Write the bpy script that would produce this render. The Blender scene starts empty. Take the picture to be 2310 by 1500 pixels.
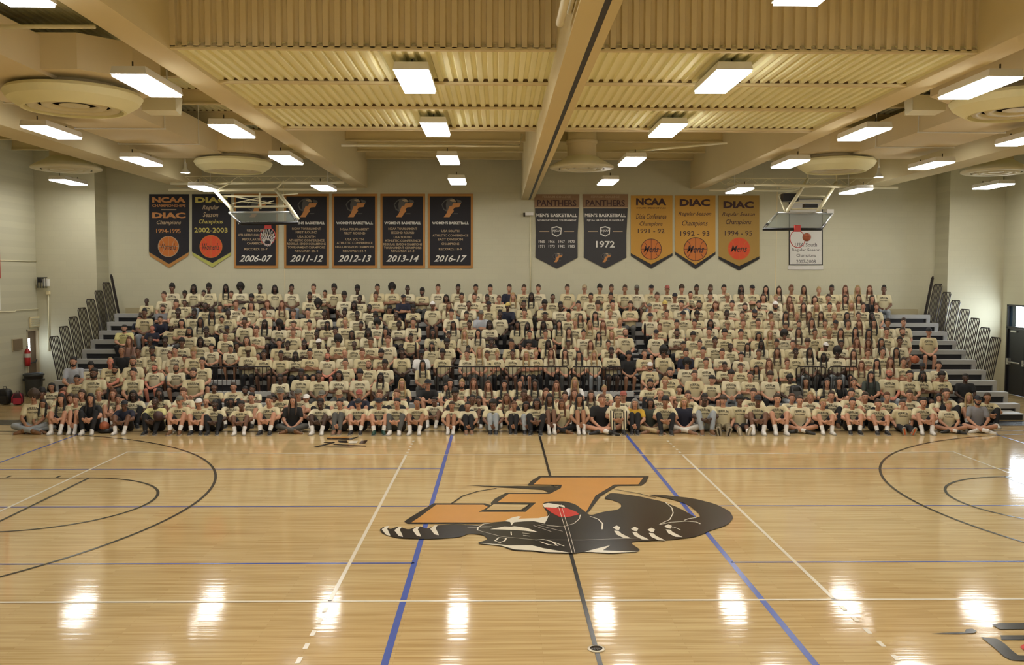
import bpy, bmesh, math, random
import numpy as np
from mathutils import Vector, Matrix, noise
from mathutils.bvhtree import BVHTree
from mathutils.geometry import tessellate_polygon
random.seed(7)
SC = bpy.context.scene
COL = SC.collection
# ------------------------------------------------------------------ camera, world, exposure
CAM = (-1.0168, -15.1296, 3.8066); YAW, PIT, ROL, FPX = .0155, .0582, .0021, 2061.17
_s, _c = math.sin(YAW), math.cos(YAW); _sp, _cp = math.sin(PIT), math.cos(PIT)
_X = Vector((_c, -_s, 0)); FW = Vector((_s*_cp, _c*_cp, -_sp)); _U = Vector((_s*_sp, _c*_sp, _cp))
RT = _X*math.cos(ROL) + _U*math.sin(ROL); UP = _U*math.cos(ROL) - _X*math.sin(ROL)
cam_data = bpy.data.cameras.new('camera'); cam = bpy.data.objects.new('camera', cam_data); COL.objects.link(cam)
cam_data.sensor_fit = 'HORIZONTAL'; cam_data.sensor_width = 36; cam_data.lens = 36*FPX/2310
cam_data.clip_start = .1; cam_data.clip_end = 300
m = Matrix((RT, UP, -FW)).transposed().to_4x4(); m.translation = Vector(CAM); cam.matrix_world = m
SC.camera = cam
SC.view_settings.view_transform = 'Standard'; SC.view_settings.look = 'None'
SC.view_settings.gamma = 1; SC.view_settings.use_curve_mapping = False
SC.view_settings.exposure = 0.92
LIGHT_STRENGTH = 15.0
LIGHT_COLOR = (1.0, .97, .91)
w = bpy.data.worlds.new('world'); SC.world = w; w.use_nodes = True
w.node_tree.nodes['Background'].inputs[0].default_value = (.75, .85, 1, 1)
w.node_tree.nodes['Background'].inputs[1].default_value = .6
SC.cycles.max_bounces = 6; SC.cycles.diffuse_bounces = 4; SC.cycles.glossy_bounces = 3
SC.cycles.transmission_bounces = 3; SC.cycles.caustics_reflective = False; SC.cycles.caustics_refractive = False
SC.cycles.sample_clamp_indirect = 6

def ray(px, py): return FW + RT*((px-1155)/FPX) + UP*((750-py)/FPX)
def bpz(px, py, z=0.0):
    d = ray(px, py); t = (z-CAM[2])/d.z; return Vector(CAM) + d*t
def bpy_(px, py, Y):
    d = ray(px, py); t = (Y-CAM[1])/d.y; return Vector(CAM) + d*t
def D(depth): return depth + CAM[1]          # distance from the camera plane -> world Y
YW = D(31.7)                                  # back wall
ZC = 8.2                                      # high deck ceiling
# ------------------------------------------------------------------ materials
MATS = {}
def mat(name, col, rough=.6, metal=0., emit=0., bump=0., bscale=20., var=0., vscale=3., alpha=1., coat=0., spec=.5):
    if name in MATS: return MATS[name]
    M = bpy.data.materials.new(name); M.use_nodes = True; nt = M.node_tree; b = nt.nodes['Principled BSDF']
    b.inputs['Base Color'].default_value = (*col, 1); b.inputs['Roughness'].default_value = rough
    b.inputs['Metallic'].default_value = metal; b.inputs['Specular IOR Level'].default_value = spec
    b.inputs['Coat Weight'].default_value = coat
    if alpha < 1: b.inputs['Alpha'].default_value = alpha
    if emit: b.inputs['Emission Color'].default_value = (*col, 1); b.inputs['Emission Strength'].default_value = emit
    if bump or var:
        tc = nt.nodes.new('ShaderNodeTexCoord')
        if var:
            n = nt.nodes.new('ShaderNodeTexNoise'); n.inputs['Scale'].default_value = vscale; n.inputs['Detail'].default_value = 4
            nt.links.new(tc.outputs['Object'], n.inputs['Vector'])
            mx = nt.nodes.new('ShaderNodeMix'); mx.data_type = 'RGBA'
            mx.inputs[6].default_value = (*[c*(1-var) for c in col], 1); mx.inputs[7].default_value = (*[min(1, c*(1+var)) for c in col], 1)
            nt.links.new(n.outputs['Fac'], mx.inputs[0]); nt.links.new(mx.outputs[2], b.inputs['Base Color'])
        if bump:
            n = nt.nodes.new('ShaderNodeTexNoise'); n.inputs['Scale'].default_value = bscale
            nt.links.new(tc.outputs['Object'], n.inputs['Vector'])
            bp = nt.nodes.new('ShaderNodeBump'); bp.inputs['Strength'].default_value = bump; bp.inputs['Distance'].default_value = .02
            nt.links.new(n.outputs['Fac'], bp.inputs['Height']); nt.links.new(bp.outputs[0], b.inputs['Normal'])
    MATS[name] = M; return M

def block_wall(name, col):
    M = mat(name, col, .75); nt = M.node_tree; b = nt.nodes['Principled BSDF']
    tc = nt.nodes.new('ShaderNodeTexCoord'); mp = nt.nodes.new('ShaderNodeMapping')
    mp.inputs['Rotation'].default_value = (math.radians(90), 0, 0)
    br = nt.nodes.new('ShaderNodeTexBrick'); br.inputs['Scale'].default_value = 1; br.inputs['Brick Width'].default_value = .4
    br.inputs['Row Height'].default_value = .2; br.inputs['Mortar Size'].default_value = .006; br.inputs['Mortar Smooth'].default_value = .6
    br.inputs['Color1'].default_value = (*col, 1); br.inputs['Color2'].default_value = (*[c*.97 for c in col], 1)
    br.inputs['Mortar'].default_value = (*[c*.93 for c in col], 1)
    nt.links.new(tc.outputs['Object'], mp.inputs[0]); nt.links.new(mp.outputs[0], br.inputs[0])
    nt.links.new(br.outputs['Color'], b.inputs['Base Color'])
    return M

def wood_floor():
    M = bpy.data.materials.new('maple_floor'); M.use_nodes = True; nt = M.node_tree; b = nt.nodes['Principled BSDF']
    tc = nt.nodes.new('ShaderNodeTexCoord')
    br = nt.nodes.new('ShaderNodeTexBrick'); br.inputs['Scale'].default_value = 1
    br.offset_frequency = 2; br.offset = .37; br.squash = 1
    br.inputs['Brick Width'].default_value = 1.5; br.inputs['Row Height'].default_value = .057
    br.inputs['Mortar Size'].default_value = .0007
    br.inputs['Color1'].default_value = (.62, .475, .25, 1); br.inputs['Color2'].default_value = (.51, .365, .175, 1)
    br.inputs['Mortar'].default_value = (.33, .20, .09, 1); br.inputs['Bias'].default_value = -.35
    mp = nt.nodes.new('ShaderNodeMapping'); mp.inputs['Scale'].default_value = (.9, 22, 1)
    n = nt.nodes.new('ShaderNodeTexNoise'); n.inputs['Scale'].default_value = 1.0; n.inputs['Detail'].default_value = 5
    mp2 = nt.nodes.new('ShaderNodeMapping'); mp2.inputs['Scale'].default_value = (.22, .35, 1)
    n2 = nt.nodes.new('ShaderNodeTexNoise'); n2.inputs['Scale'].default_value = 1.0
    rp = nt.nodes.new('ShaderNodeValToRGB')
    rp.color_ramp.elements[0].position = .33; rp.color_ramp.elements[0].color = (.66, .55, .40, 1)
    rp.color_ramp.elements[1].position = .56; rp.color_ramp.elements[1].color = (1.0, 1.0, 1.0, 1)
    mx = nt.nodes.new('ShaderNodeMix'); mx.data_type = 'RGBA'; mx.blend_type = 'MULTIPLY'; mx.inputs[0].default_value = .55
    mx2 = nt.nodes.new('ShaderNodeMix'); mx2.data_type = 'RGBA'; mx2.blend_type = 'MULTIPLY'; mx2.inputs[0].default_value = .35
    rp2 = nt.nodes.new('ShaderNodeValToRGB')
    rp2.color_ramp.elements[0].position = .35; rp2.color_ramp.elements[0].color = (.95, .78, .58, 1)
    rp2.color_ramp.elements[1].position = .6; rp2.color_ramp.elements[1].color = (1, 1, 1, 1)
    L = nt.links.new
    L(tc.outputs['Object'], br.inputs[0]); L(tc.outputs['Object'], mp.inputs[0]); L(mp.outputs[0], n.inputs[0])
    L(tc.outputs['Object'], mp2.inputs[0]); L(mp2.outputs[0], n2.inputs[0])
    L(n.outputs['Fac'], rp.inputs[0]); L(br.outputs['Color'], mx.inputs[6]); L(rp.outputs[0], mx.inputs[7])
    L(n2.outputs['Fac'], rp2.inputs[0]); L(mx.outputs[2], mx2.inputs[6]); L(rp2.outputs[0], mx2.inputs[7])
    L(mx2.outputs[2], b.inputs['Base Color'])
    b.inputs['Roughness'].default_value = .085; b.inputs['Specular IOR Level'].default_value = .55
    mp3 = nt.nodes.new('ShaderNodeMapping'); mp3.inputs['Scale'].default_value = (.6, 9, 1)
    n3 = nt.nodes.new('ShaderNodeTexNoise'); n3.inputs['Scale'].default_value = 1
    bp = nt.nodes.new('ShaderNodeBump'); bp.inputs['Strength'].default_value = .06; bp.inputs['Distance'].default_value = .02
    L(tc.outputs['Object'], mp3.inputs[0]); L(mp3.outputs[0], n3.inputs[0]); L(n3.outputs['Fac'], bp.inputs['Height']); L(bp.outputs[0], b.inputs['Normal'])
    return M

WALL = (.55, .525, .38)
M_wall = block_wall('painted_block', WALL)
M_wall2 = mat('painted_plaster', WALL, .8, var=.03, vscale=.6)
M_tan = mat('tan_steel_paint', (.72, .62, .38), .85, var=.05, vscale=.7, spec=.25)
M_deck = mat('deck_paint', (.88, .85, .55), .8, spec=.25, var=.05, vscale=.8)
M_duct = mat('duct_paint', (.74, .63, .41), .8, spec=.25, var=.06, vscale=.8)
M_cream = mat('cream_metal', (.78, .72, .50), .45)
M_dark = mat('dark_gap', (.035, .025, .015), .8)
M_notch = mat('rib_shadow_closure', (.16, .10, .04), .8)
M_black = mat('black_paint', (.012, .011, .012), .45)
M_blackmark = mat('black_floor_paint', (.014, .011, .010), .2)
M_white = mat('white_floor_paint', (.74, .68, .55), .2)
M_blue = mat('blue_floor_paint', (.075, .12, .42), .2)
M_orange = mat('orange_floor_paint', (.58, .28, .07), .2, var=.08, vscale=2)
M_red = mat('red_floor_paint', (.55, .03, .025), .2)
M_steel = mat('light_steel', (.55, .55, .52), .3, .7)
M_light = mat('led_panel', LIGHT_COLOR, .5, emit=LIGHT_STRENGTH)
M_fix = mat('fixture_white', (.80, .79, .75), .5)
M_bgrey = mat('bleacher_grey', (.40, .40, .39), .45, var=.05)
M_bdark = mat('bleacher_recess_shade', (.018, .018, .022), .6)  # near-black puts the shade under the seats into the riser colour
M_btan = mat('bleacher_tan_panel', (.40, .34, .20), .6)
M_rail = mat('rail_dark_steel', (.020, .013, .012), .4, .3)

# ------------------------------------------------------------------ helpers
def link(name, me, parent=None, loc=None):
    o = bpy.data.objects.new(name, me); COL.objects.link(o)
    if parent: o.parent = parent
    if loc is not None: o.location = loc
    return o
def tag(o, label=None, cat=None, group=None, kind=None):
    if label: o['label'] = label
    if cat: o['category'] = cat
    if group: o['group'] = group
    if kind: o['kind'] = kind
    return o
def empty(name, loc=(0, 0, 0), label=None, cat=None, group=None):
    o = bpy.data.objects.new(name, None); COL.objects.link(o); o.location = loc; o.empty_display_size = .1
    return tag(o, label, cat, group)
class MB:
    """collects shapes for ONE mesh object"""
    def __init__(s): s.v = []; s.f = []; s.mi = []; s.ms = []; s.cur = 0; s.smooth = []
    def mat(s, M):
        if M not in s.ms: s.ms.append(M)
        s.cur = s.ms.index(M); return s
    def add(s, vs, fs, sm=False):
        o = len(s.v); s.v += [tuple(v) for v in vs]; s.f += [tuple(i+o for i in f) for f in fs]
        s.mi += [s.cur]*len(fs); s.smooth += [sm]*len(fs); return s
    def box(s, a, b):
        x0, y0, z0 = a; x1, y1, z1 = b
        x0, x1 = min(x0, x1), max(x0, x1); y0, y1 = min(y0, y1), max(y0, y1); z0, z1 = min(z0, z1), max(z0, z1)
        vs = [(x0,y0,z0),(x1,y0,z0),(x1,y1,z0),(x0,y1,z0),(x0,y0,z1),(x1,y0,z1),(x1,y1,z1),(x0,y1,z1)]
        return s.add(vs, [(0,3,2,1),(4,5,6,7),(0,1,5,4),(1,2,6,5),(2,3,7,6),(3,0,4,7)])
    def hexa(s, p):   # 8 points, bottom 4 then top 4
        return s.add(p, [(0,3,2,1),(4,5,6,7),(0,1,5,4),(1,2,6,5),(2,3,7,6),(3,0,4,7)])
    def tube(s, pts, r, n=8, closed=False):
        pts = [Vector(p) for p in pts]; k = len(pts); rings = []
        for i, p in enumerate(pts):
            if closed: t = pts[(i+1) % k]-pts[i-1]
            else: t = (pts[min(i+1, k-1)]-pts[max(i-1, 0)])
            t.normalize(); a = Vector((0,0,1)) if abs(t.z) < .9 else Vector((1,0,0))
            u = t.cross(a).normalized(); v = t.cross(u)
            rr = r[i] if isinstance(r, (list, tuple)) else r
            rings += [p+(u*math.cos(2*math.pi*j/n)+v*math.sin(2*math.pi*j/n))*rr for j in range(n)]
        fs = []
        for i in range(k if closed else k-1):
            b = ((i+1) % k)*n
            for j in range(n): fs.append((i*n+j, i*n+(j+1) % n, b+(j+1) % n, b+j))
        if not closed: fs += [tuple(range(n-1, -1, -1)), tuple((k-1)*n+j for j in range(n))]
        return s.add(rings, fs, n > 6)
    def lathe(s, prof, c=(0,0,0), n=32, axis='z', cap=True, sm=True):
        vs = []; fs = []
        for r, h in prof:
            for j in range(n):
                a = 2*math.pi*j/n; x, y = r*math.cos(a), r*math.sin(a)
                p = (x, y, h) if axis == 'z' else ((x, h, y) if axis == 'y' else (h, x, y))
                vs.append((c[0]+p[0], c[1]+p[1], c[2]+p[2]))
        k = len(prof)
        for i in range(k-1):
            for j in range(n): fs.append((i*n+j, i*n+(j+1) % n, (i+1)*n+(j+1) % n, (i+1)*n+j))
        if cap: fs += [tuple(range(n-1, -1, -1)), tuple((k-1)*n+j for j in range(n))]
        return s.add(vs, fs, sm)
    def poly(s, loops, z=None):   # flat polygon with holes (loops of 3D points)
        tr = tessellate_polygon([[Vector(p) for p in l] for l in loops])
        flat = [p for l in loops for p in l]
        fs = []
        for t in tr:
            a, b, c = [Vector(flat[i]) for i in t]
            nn = (b-a).cross(c-a)
            fs.append(t if (nn.z > 0 or abs(nn.z) < 1e-9 and nn.y < 0) else t[::-1])
        return s.add(flat, fs)
    def slab(s, loop, off):        # thin solid from a planar loop, thickness vector off
        off = Vector(off); a = [Vector(p) for p in loop]; b = [p+off for p in a]
        tr = tessellate_polygon([a]); n = len(a)
        fs = [t for t in tr] + [tuple(i+n for i in t[::-1]) for t in tr] + [(i, (i+1) % n, (i+1) % n+n, i+n) for i in range(n)]
        return s.add(a+b, fs)
    def mesh(s, name):
        me = bpy.data.meshes.new(name); me.from_pydata(s.v, [], s.f)
        for M in s.ms: me.materials.append(M)
        me.polygons.foreach_set('material_index', s.mi); me.polygons.foreach_set('use_smooth', s.smooth)
        me.update(); return me
    def build(s, name, parent=None, loc=None):
        me = s.mesh(name)
        bm = bmesh.new(); bm.from_mesh(me); bmesh.ops.recalc_face_normals(bm, faces=bm.faces); bm.to_mesh(me); bm.free()
        return link(name, me, parent, loc)
    def raw(s, name, parent=None, loc=None): return link(name, s.mesh(name), parent, loc)
def struct(o): o['kind'] = 'structure'; return o
def bx(name, M, a, b, parent=None, loc=None): return MB().mat(M).box(a, b).build(name, parent, loc)

# ------------------------------------------------------------------ shell
M_floor = wood_floor()
XL, XR = -16.4, 16.1                       # side walls
XBL, XBR = -14.4, 14.2                     # recess of the back wall
YS = D(30.75)                              # wall pieces either side of the recess
YN = -22.0
floor = struct(MB().mat(M_floor).box((XL-.3, YN, -.2), (XR+.3, YW+.3, 0)).build('floor'))
M_ofloor = mat('asphalt', (.25, .24, .22), .9)
struct(MB().mat(M_wall).box((XBL-.2, YW, 0), (XBR+.2, YW+.3, ZC+.4)).build('wall_back'))
wl = MB().mat(M_wall)
wl.box((XL-.3, YS, 0), (XBL, YS+.25, ZC+.4)); wl.box((XBL-.25, YS+.25, 0), (XBL, YW, ZC+.4)); struct(wl.build('wall_back_left'))
wl = MB().mat(M_wall)
wl.box((XBR, YS, 0), (XR+.3, YS+.25, ZC+.4)); wl.box((XBR, YS+.25, 0), (XBR+.25, YW, ZC+.4)); struct(wl.build('wall_back_right'))
struct(bx('wall_near', M_wall2, (XL-.3, YN-.3, 0), (XR+.3, YN, ZC+.4)))
# left wall with a doorway, right wall with a glazed double door
dly0, dly1 = bpy_(88, 800, 0), None
def side_y(px, X):                          # world Y where the image column px meets the wall x = X
    d = ray(px, 800); t = (X-CAM[0])/d.x; return CAM[1]+d.y*t
ldy0, ldy1, ldz = side_y(61, XL), side_y(87, XL), 2.12
wl = MB().mat(M_wall)
wl.box((XL-.3, YN, 0), (XL, ldy0, ZC+.4)); wl.box((XL-.3, ldy1, 0), (XL, YS, ZC+.4)); wl.box((XL-.3, ldy0, ldz), (XL, ldy1, ZC+.4))
struct(wl.build('wall_left'))
rdy1 = side_y(2268, XR); rdy0 = rdy1-1.9
wl = MB().mat(M_wall)
wl.box((XR, YN, 0), (XR+.3, rdy0, ZC+.4)); wl.box((XR, rdy1, 0), (XR+.3, YS, ZC+.4)); wl.box((XR, rdy0, 3.0), (XR+.3, rdy1, ZC+.4))
struct(wl.build('wall_right'))

def corrugated(mb, x0, x1, y0, y1, z, dep=.045, pitch=.16, vertical=False, zz=None):
    n = int(round((x1-x0)/pitch)); p = (x1-x0)/n; prof = []
    for i in range(n):
        a = x0+i*p
        prof += [(a, 0), (a+p*.45, 0), (a+p*.55, dep), (a+p*.9, dep)]
    prof.append((x1, 0))
    vs = []
    for x, h in prof:
        if vertical: vs += [(x, y0+h, z), (x, y0+h, zz)]
        else: vs += [(x, y0, z+h), (x, y1, z+h)]
    fs = [(2*i, 2*i+2, 2*i+3, 2*i+1) for i in range(len(prof)-1)]
    mb.add(vs, fs)
cl = MB().mat(M_deck)
corrugated(cl, XL-.2, XR+.2, YN, YW+.2, ZC)
cl.box((XL-.3, YN-.3, ZC+.12), (XR+.3, YW+.3, ZC+.4))
struct(cl.build('ceiling'))
# transverse joists under the high deck, with the dark rib openings above their flanges
jo = []
for k, dd in enumerate([9.0-11.6, 9.0-8.7, 9.0-5.8, 9.0-2.9, 9.0, 18.7, 21.6, 24.4, 27.2, 29.4, 31.2]):
    mb = MB().mat(M_tan)
    y = D(dd); x0, x1 = (XL, XR)
    mb.box((x0, y, ZC-.34), (x1, y+.16, ZC-.31)); mb.box((x0, y+.07, ZC-.31), (x1, y+.09, ZC-.03)); mb.box((x0, y, ZC-.03), (x1, y+.16, ZC))
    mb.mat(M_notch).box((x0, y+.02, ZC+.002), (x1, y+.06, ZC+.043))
    struct(mb.build('ceiling_joist'))
# longitudinal beams
def beam(name, x0, x1, z, slot=None):
    mb = MB().mat(M_tan)
    if slot is None: mb.box((x0, YN, z), (x1, YW, ZC))
    else:
        a, b = slot
        mb.box((x0, YN, z), (a, YW, ZC)); mb.box((b, YN, z), (x1, YW, ZC))
        mb.mat(M_black).box((a, YN, z+.004), (b, YW, z+.1))  # flush black fill paints in the shade of the open slot
    return struct(mb.build(name))
beam('ceiling_beam', -5.97, -5.50, 6.93)
beam('ceiling_beam', 5.62, 6.08, 6.93)
beam('ceiling_beam', -.21, .21, 6.54, (.03, .10))
beam('ceiling_beam', -11.95, -11.15, 6.93)
beam('ceiling_beam', 11.15, 11.95, 6.93)
# dropped corrugated canopy between the beams
for (x0, x1) in ((-5.5, -.21), (.21, 5.62)):
    mb = MB().mat(M_deck)
    yf = D(12.75)
    corrugated(mb, x0, x1, yf, D(19.5), 6.99)
    mb.mat(M_duct)
    corrugated(mb, x0, x1, yf, yf, 6.97, dep=.05, vertical=True, zz=ZC)
    mb.mat(M_duct).box((x0, D(19.5), 6.93), (x1, D(19.55), ZC))
    mb.mat(M_tan)
    for i, dd in enumerate((12.75, 14.95, 17.1, 19.35)):
        yy = D(dd); mb.box((x0, yy, 6.945), (x1, yy+.09, 6.985))
        if i: 
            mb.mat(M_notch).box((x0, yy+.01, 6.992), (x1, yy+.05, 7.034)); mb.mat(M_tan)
    struct(mb.build('ceiling_canopy'))

# ------------------------------------------------------------------ floor markings (paint on the floor)
def stroke(mb, pts, wd, z):
    pts = [Vector((p[0], p[1])) for p in pts]; n = len(pts); L = []; R = []
    for i in range(n):
        t = pts[min(i+1, n-1)]-pts[max(i-1, 0)]; t.normalize(); q = Vector((-t.y, t.x))*wd/2
        L.append(pts[i]+q); R.append(pts[i]-q)
    vs = [(p.x, p.y, z) for p in L]+[(p.x, p.y, z) for p in R]
    mb.add(vs, [(n+i, n+i+1, i+1, i) for i in range(n-1)])
def arc(cx, cy, r, a0, a1, n=64):
    return [(cx+r*math.cos(math.radians(a0+(a1-a0)*i/n)), cy+r*math.sin(math.radians(a0+(a1-a0)*i/n))) for i in range(n+1)]
def paint(name, M, lines, z, wd=.05):
    mb = MB().mat(M)
    for l in lines:
        if isinstance(l[0], (int, float)): stroke(mb, l[1], l[0], z)
        else: stroke(mb, l, wd, z)
    o = mb.raw(name, floor); return o
dash = []
for sx in (-1, 1):
    for sy in (-1, 1):
        for k in range(5): a = 4.7+k*.35; dash.append([(sx*3, sy*a), (sx*3, sy*(a+.15))])
yb, yt = -4.5, 4.52
paint('white_court_line', M_white, [[(-9.15, yt+.35), (-3, yt), (3, yt), (9.1, yt+.3)], [(-9.15, yb), (9.1, yb)], [(-9.15, yb), (-9.15, yt+.38)], [(9.1, yb), (9.1, yt+.33)],
      [(-3, yb), (-3, yt)], [(3, yb), (3, yt)]]+dash, .004)
paint('blue_court_line', M_blue, [(.075, [(-2.134, -12), (-2.134, 7.4)]), (.075, [(2.134, -12), (2.134, 7.4)])]
      + [(.042, [(sx*2.134, y), (sx*13, y)]) for sx in (-1, 1) for y in (-3.05, .02, 3.05)]
      + [(.05, [(-11.4, -4), (-11.25, 8.5)]), (.05, [(11.3, -4), (11.3, 8.5)])], .003)
bl = [(.05, [(0, -12), (0, 7.62)]), (.05, [(-14.3, 7.62), (14.3, 7.62)]), (.05, [(-14.3, -7.4), (14.3, -7.4)])]
for sx, cx, R in ((-1, 13.1, 6.95), (1, 12.98, 6.82)):
    bl.append([(sx*x, y) for x, y in [(14.5, .35+R-.15)]+[(cx-R*math.cos(math.radians(a)), .35+R*math.sin(math.radians(a))) for a in np.linspace(82, -82, 70)]+[(14.5, .35-R+.15)]])
    c = 8.82
    bl.append([(sx*14.3, 2.25)]+[(sx*(c-1.88*math.cos(math.radians(a))), .37+1.88*math.sin(math.radians(a))) for a in np.linspace(90, -90, 50)]+[(sx*14.3, -1.51)])
    bl.append([(sx*c, 2.25), (sx*c, -1.51)])
    for q in (9.45, 10.4): bl.append([(sx*q, 2.25), (sx*q, 2.45)])
paint('black_court_line', M_blackmark, bl, .005)
bd = MB().mat(M_blackmark)
for z in (.006,): bd.add([(-14.6, 8.62, z), (14.6, 8.42, z), (14.6, 9.25, z), (-14.6, 9.45, z)], [(0, 1, 2, 3)])
bd.raw('black_court_border', floor)

def lg(pts, sc=2.75, ox=840, oy=1050, z=0.0): return [tuple(bpz(ox+x/sc, oy+y/sc, z)) for x, y in pts]
def lgs(mb, pts, wpx, z, sc=2.75, ox=840, oy=1050):
    P = lg(pts, sc, ox, oy, z); w0 = wpx/sc*16.0/FPX*1.6; stroke(mb, P, w0, z)
# centre emblem: orange letter with black outline, black big cat wrapped round it
O = [(1035,64),(1715,66),(1700,100),(1670,124),(1520,126),(1415,190),(1345,284),(1230,362),(215,360),(198,346),(240,318),(380,234),(700,234),(738,246),(735,232),(760,205),(830,168),(1090,168),(1150,130),(1150,124),(962,122),(985,95)]
I = [(1048,74),(1682,74),(1650,117),(1500,118),(1385,186),(1325,290),(1220,353),(242,353),(300,315),(395,243),(690,243),(716,256),(700,268),(660,288),(950,288),(1015,230),(775,228),(845,176),(1100,176),(1170,140),(1175,120),(1000,117)]
Nn = [(752,240),(970,242),(920,275),(705,275)]
B = [(620,368),(660,372),(745,352),(835,345),(1075,345),(1090,300),(1055,250),(1060,232),(1100,222),(1200,222),(1260,240),(1300,270),(1350,310),(1440,285),(1520,275),(1545,255),(1540,232),(1480,210),(1435,205),(1470,172),(1500,170),(1640,188),(1800,222),(1900,262),(1970,300),(2000,318),(2032,320),(2030,300),(1960,240),(1840,203),(1700,180),(1800,181),(1990,203),(2130,238),(2220,285),(2240,325),(2200,370),(2080,408),(2065,420),(1990,445),(1830,462),(1740,466),(1590,472),(1675,531),(1480,547),(1310,535),(1250,546),(1080,542),(1000,531),(870,526),(800,497),(640,483),(720,458),(690,430),(600,420),(540,445),(350,457),(150,450),(60,420),(45,395),(75,378),(110,395),(160,378),(225,398),(290,374),(340,393),(390,372),(500,363)]
lm = MB().mat(M_blackmark).poly([lg(O, z=.008), lg(Nn, z=.008)])
lm.poly([lg([(575,122),(760,126),(1130,128),(1150,130),(1090,166),(1060,150),(900,140)], z=.008)])
def soften(P, k=.16):
    out = []
    for i, a in enumerate(P):
        pr_, nx = P[i-1], P[(i+1) % len(P)]
        out += [(a[0]+(pr_[0]-a[0])*k, a[1]+(pr_[1]-a[1])*k), (a[0]+(nx[0]-a[0])*k, a[1]+(nx[1]-a[1])*k)]
    return out
lm.poly([lg(soften(soften(B)), z=.012)])
for pl, wd in (([(490,236),(560,188),(650,160),(770,140)], 7), ([(880,122),(965,118)], 4), ([(1500,146),(1650,172),(1760,200)], 5)): lgs(lm, pl, wd, .008)
lm.mat(M_orange).poly([lg(I, z=.010)])
lm.mat(M_floor).poly([lg(Nn, z=.0115)])
lm.mat(M_blackmark)
lgs(lm, [(740,238),(975,238),(925,280),(690,280)], 9, .0117)
lm.mat(M_white)
for P in ([(650,481),(790,489),(850,496),(990,495),(1060,513),(1180,533),(1228,541),(1080,537),(1000,527),(880,520),(800,497)],
          [(1315,535),(1400,513),(1475,495),(1430,526),(1560,532),(1655,534),(1480,543)],
          [(820,345),(860,325),(905,314),(925,318),(905,330),(1030,326),(1090,314),(1070,360),(1000,345),(950,346),(880,352),(862,372),(855,350)],
          [(730,395),(820,378),(862,380),(880,376),(960,388),(1030,414),(900,400)],
          [(1056,240),(1090,232),(1190,248),(1195,262),(1160,252),(1140,262),(1065,258)],
          [(1072,352),(1085,318),(1100,300),(1078,345)]):
    lm.poly([lg(P, z=.014)])
for dx, dy, k in ((0, 0, 1), (78, 6, 1), (190, 4, 1.15), (300, -4, 1)):
    lm.poly([lg([(58+dx, 395+dy), (85+dx, 376+dy), (105+dx, 374+dy), (92+dx, 392+dy), (108+dx*1, 425+dy*k), (112+dx, 437+dy), (85+dx, 430+dy)], z=.014)])
for dx, dy in ((0, 0), (112, 8), (215, 14), (320, -8)):
    lm.poly([lg([(1492+dx, 384+dy), (1515+dx, 372+dy), (1538+dx, 382+dy), (1530+dx, 400+dy), (1512+dx, 398+dy)], z=.014)])
    lm.poly([lg([(1500+dx, 404+dy), (1528+dx, 406+dy), (1545+dx, 422+dy), (1605+dx, 452+dy), (1560+dx, 450+dy), (1515+dx, 428+dy)], z=.014)])
for pl, wd in (([(1290,305),(1285,330),(1250,360),(1180,380),(1080,372)], 3), ([(1350,315),(1400,332),(1428,360),(1425,395)], 5), ([(652,402),(655,385),(690,362),(740,356)], 5),
               ([(1815,225),(1858,262),(1866,295),(1845,335),(1785,362)], 4), ([(1935,340),(1960,330),(2010,322)], 5), ([(1780,366),(1850,352),(1950,345),(2010,350),(2035,362)], 5), ([(1820,385),(1870,382),(1910,398)], 4),
               ([(1000,372),(1110,410)], 2), ([(1020,368),(1180,408)], 2), ([(570,368),(740,378)], 2), ([(590,384),(730,382)], 2), ([(1050,364),(1180,380)], 2),
               ([(760,468),(785,447),(830,452),(820,468),(790,478),(765,470)], 6), ([(1010,462),(1060,458),(1110,470),(1150,498),(1090,490),(1040,472)], 6), ([(1110,470),(1190,500)], 4),
               ([(930,418),(975,424)], 4), ([(935,432),(975,438)], 4), ([(860,410),(862,432)], 4), ([(655,402),(800,440),(1000,460),(1300,462),(1700,448)], 2),
               ([(1240,545),(1205,420),(1150,240)], 1.5), ([(1258,545),(1225,420),(1170,240)], 1.5)): lgs(lm, pl, wd, .015)
lm.mat(M_red).poly([lg([(1068,258),(1150,262),(1200,262),(1268,288),(1282,303),(1215,320),(1160,318),(1110,292)], z=.014)])
lm.raw('court_emblem', floor)
# small emblems either side
sm = MB().mat(M_blackmark)
a = dict(sc=4.125, ox=1750, oy=1300, z=.009)
for P in ([(1445,530),(1600,522),(1760,518),(1770,492),(1830,486),(1870,505),(1850,526),(1700,534)], [(2010,450),(2080,434),(2600,430),(2600,488),(2090,492)], [(2090,548),(2600,545),(2600,590),(2100,588)],
          [(1910,563),(1960,570),(2060,580),(2130,625),(2200,690),(2260,735),(2600,745),(2600,800),(2200,780),(2130,750),(2030,660)]): sm.poly([lg(P, **a)])
sm.mat(M_red).poly([lg([(2275,655),(2300,632),(2340,640),(2340,690),(2300,680)], **a)])
sm.raw('side_emblem', floor)
sm = MB().mat(M_blackmark); a = dict(sc=3.3, ox=650, oy=960, z=.009)
for P in ([(288,94),(440,95),(530,82),(470,103),(290,100)], [(190,157),(340,120),(350,126),(215,160)], [(265,120),(345,123),(345,128),(265,126)], [(335,136),(480,143),(580,148),(580,154),(340,142)],
          [(228,157),(460,154),(520,158),(460,161)], [(545,112),(592,109),(570,135),(528,134)], [(370,111),(440,110),(445,128),(380,124)]): sm.poly([lg(P, **a)])
sm.mat(M_orange).poly([lg([(292,85),(470,84),(430,92),(292,92)], **a)]); sm.mat(M_white).poly([lg([(450,116),(520,112),(510,130),(450,132)], **a)])
sm.raw('side_emblem', floor)
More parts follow.
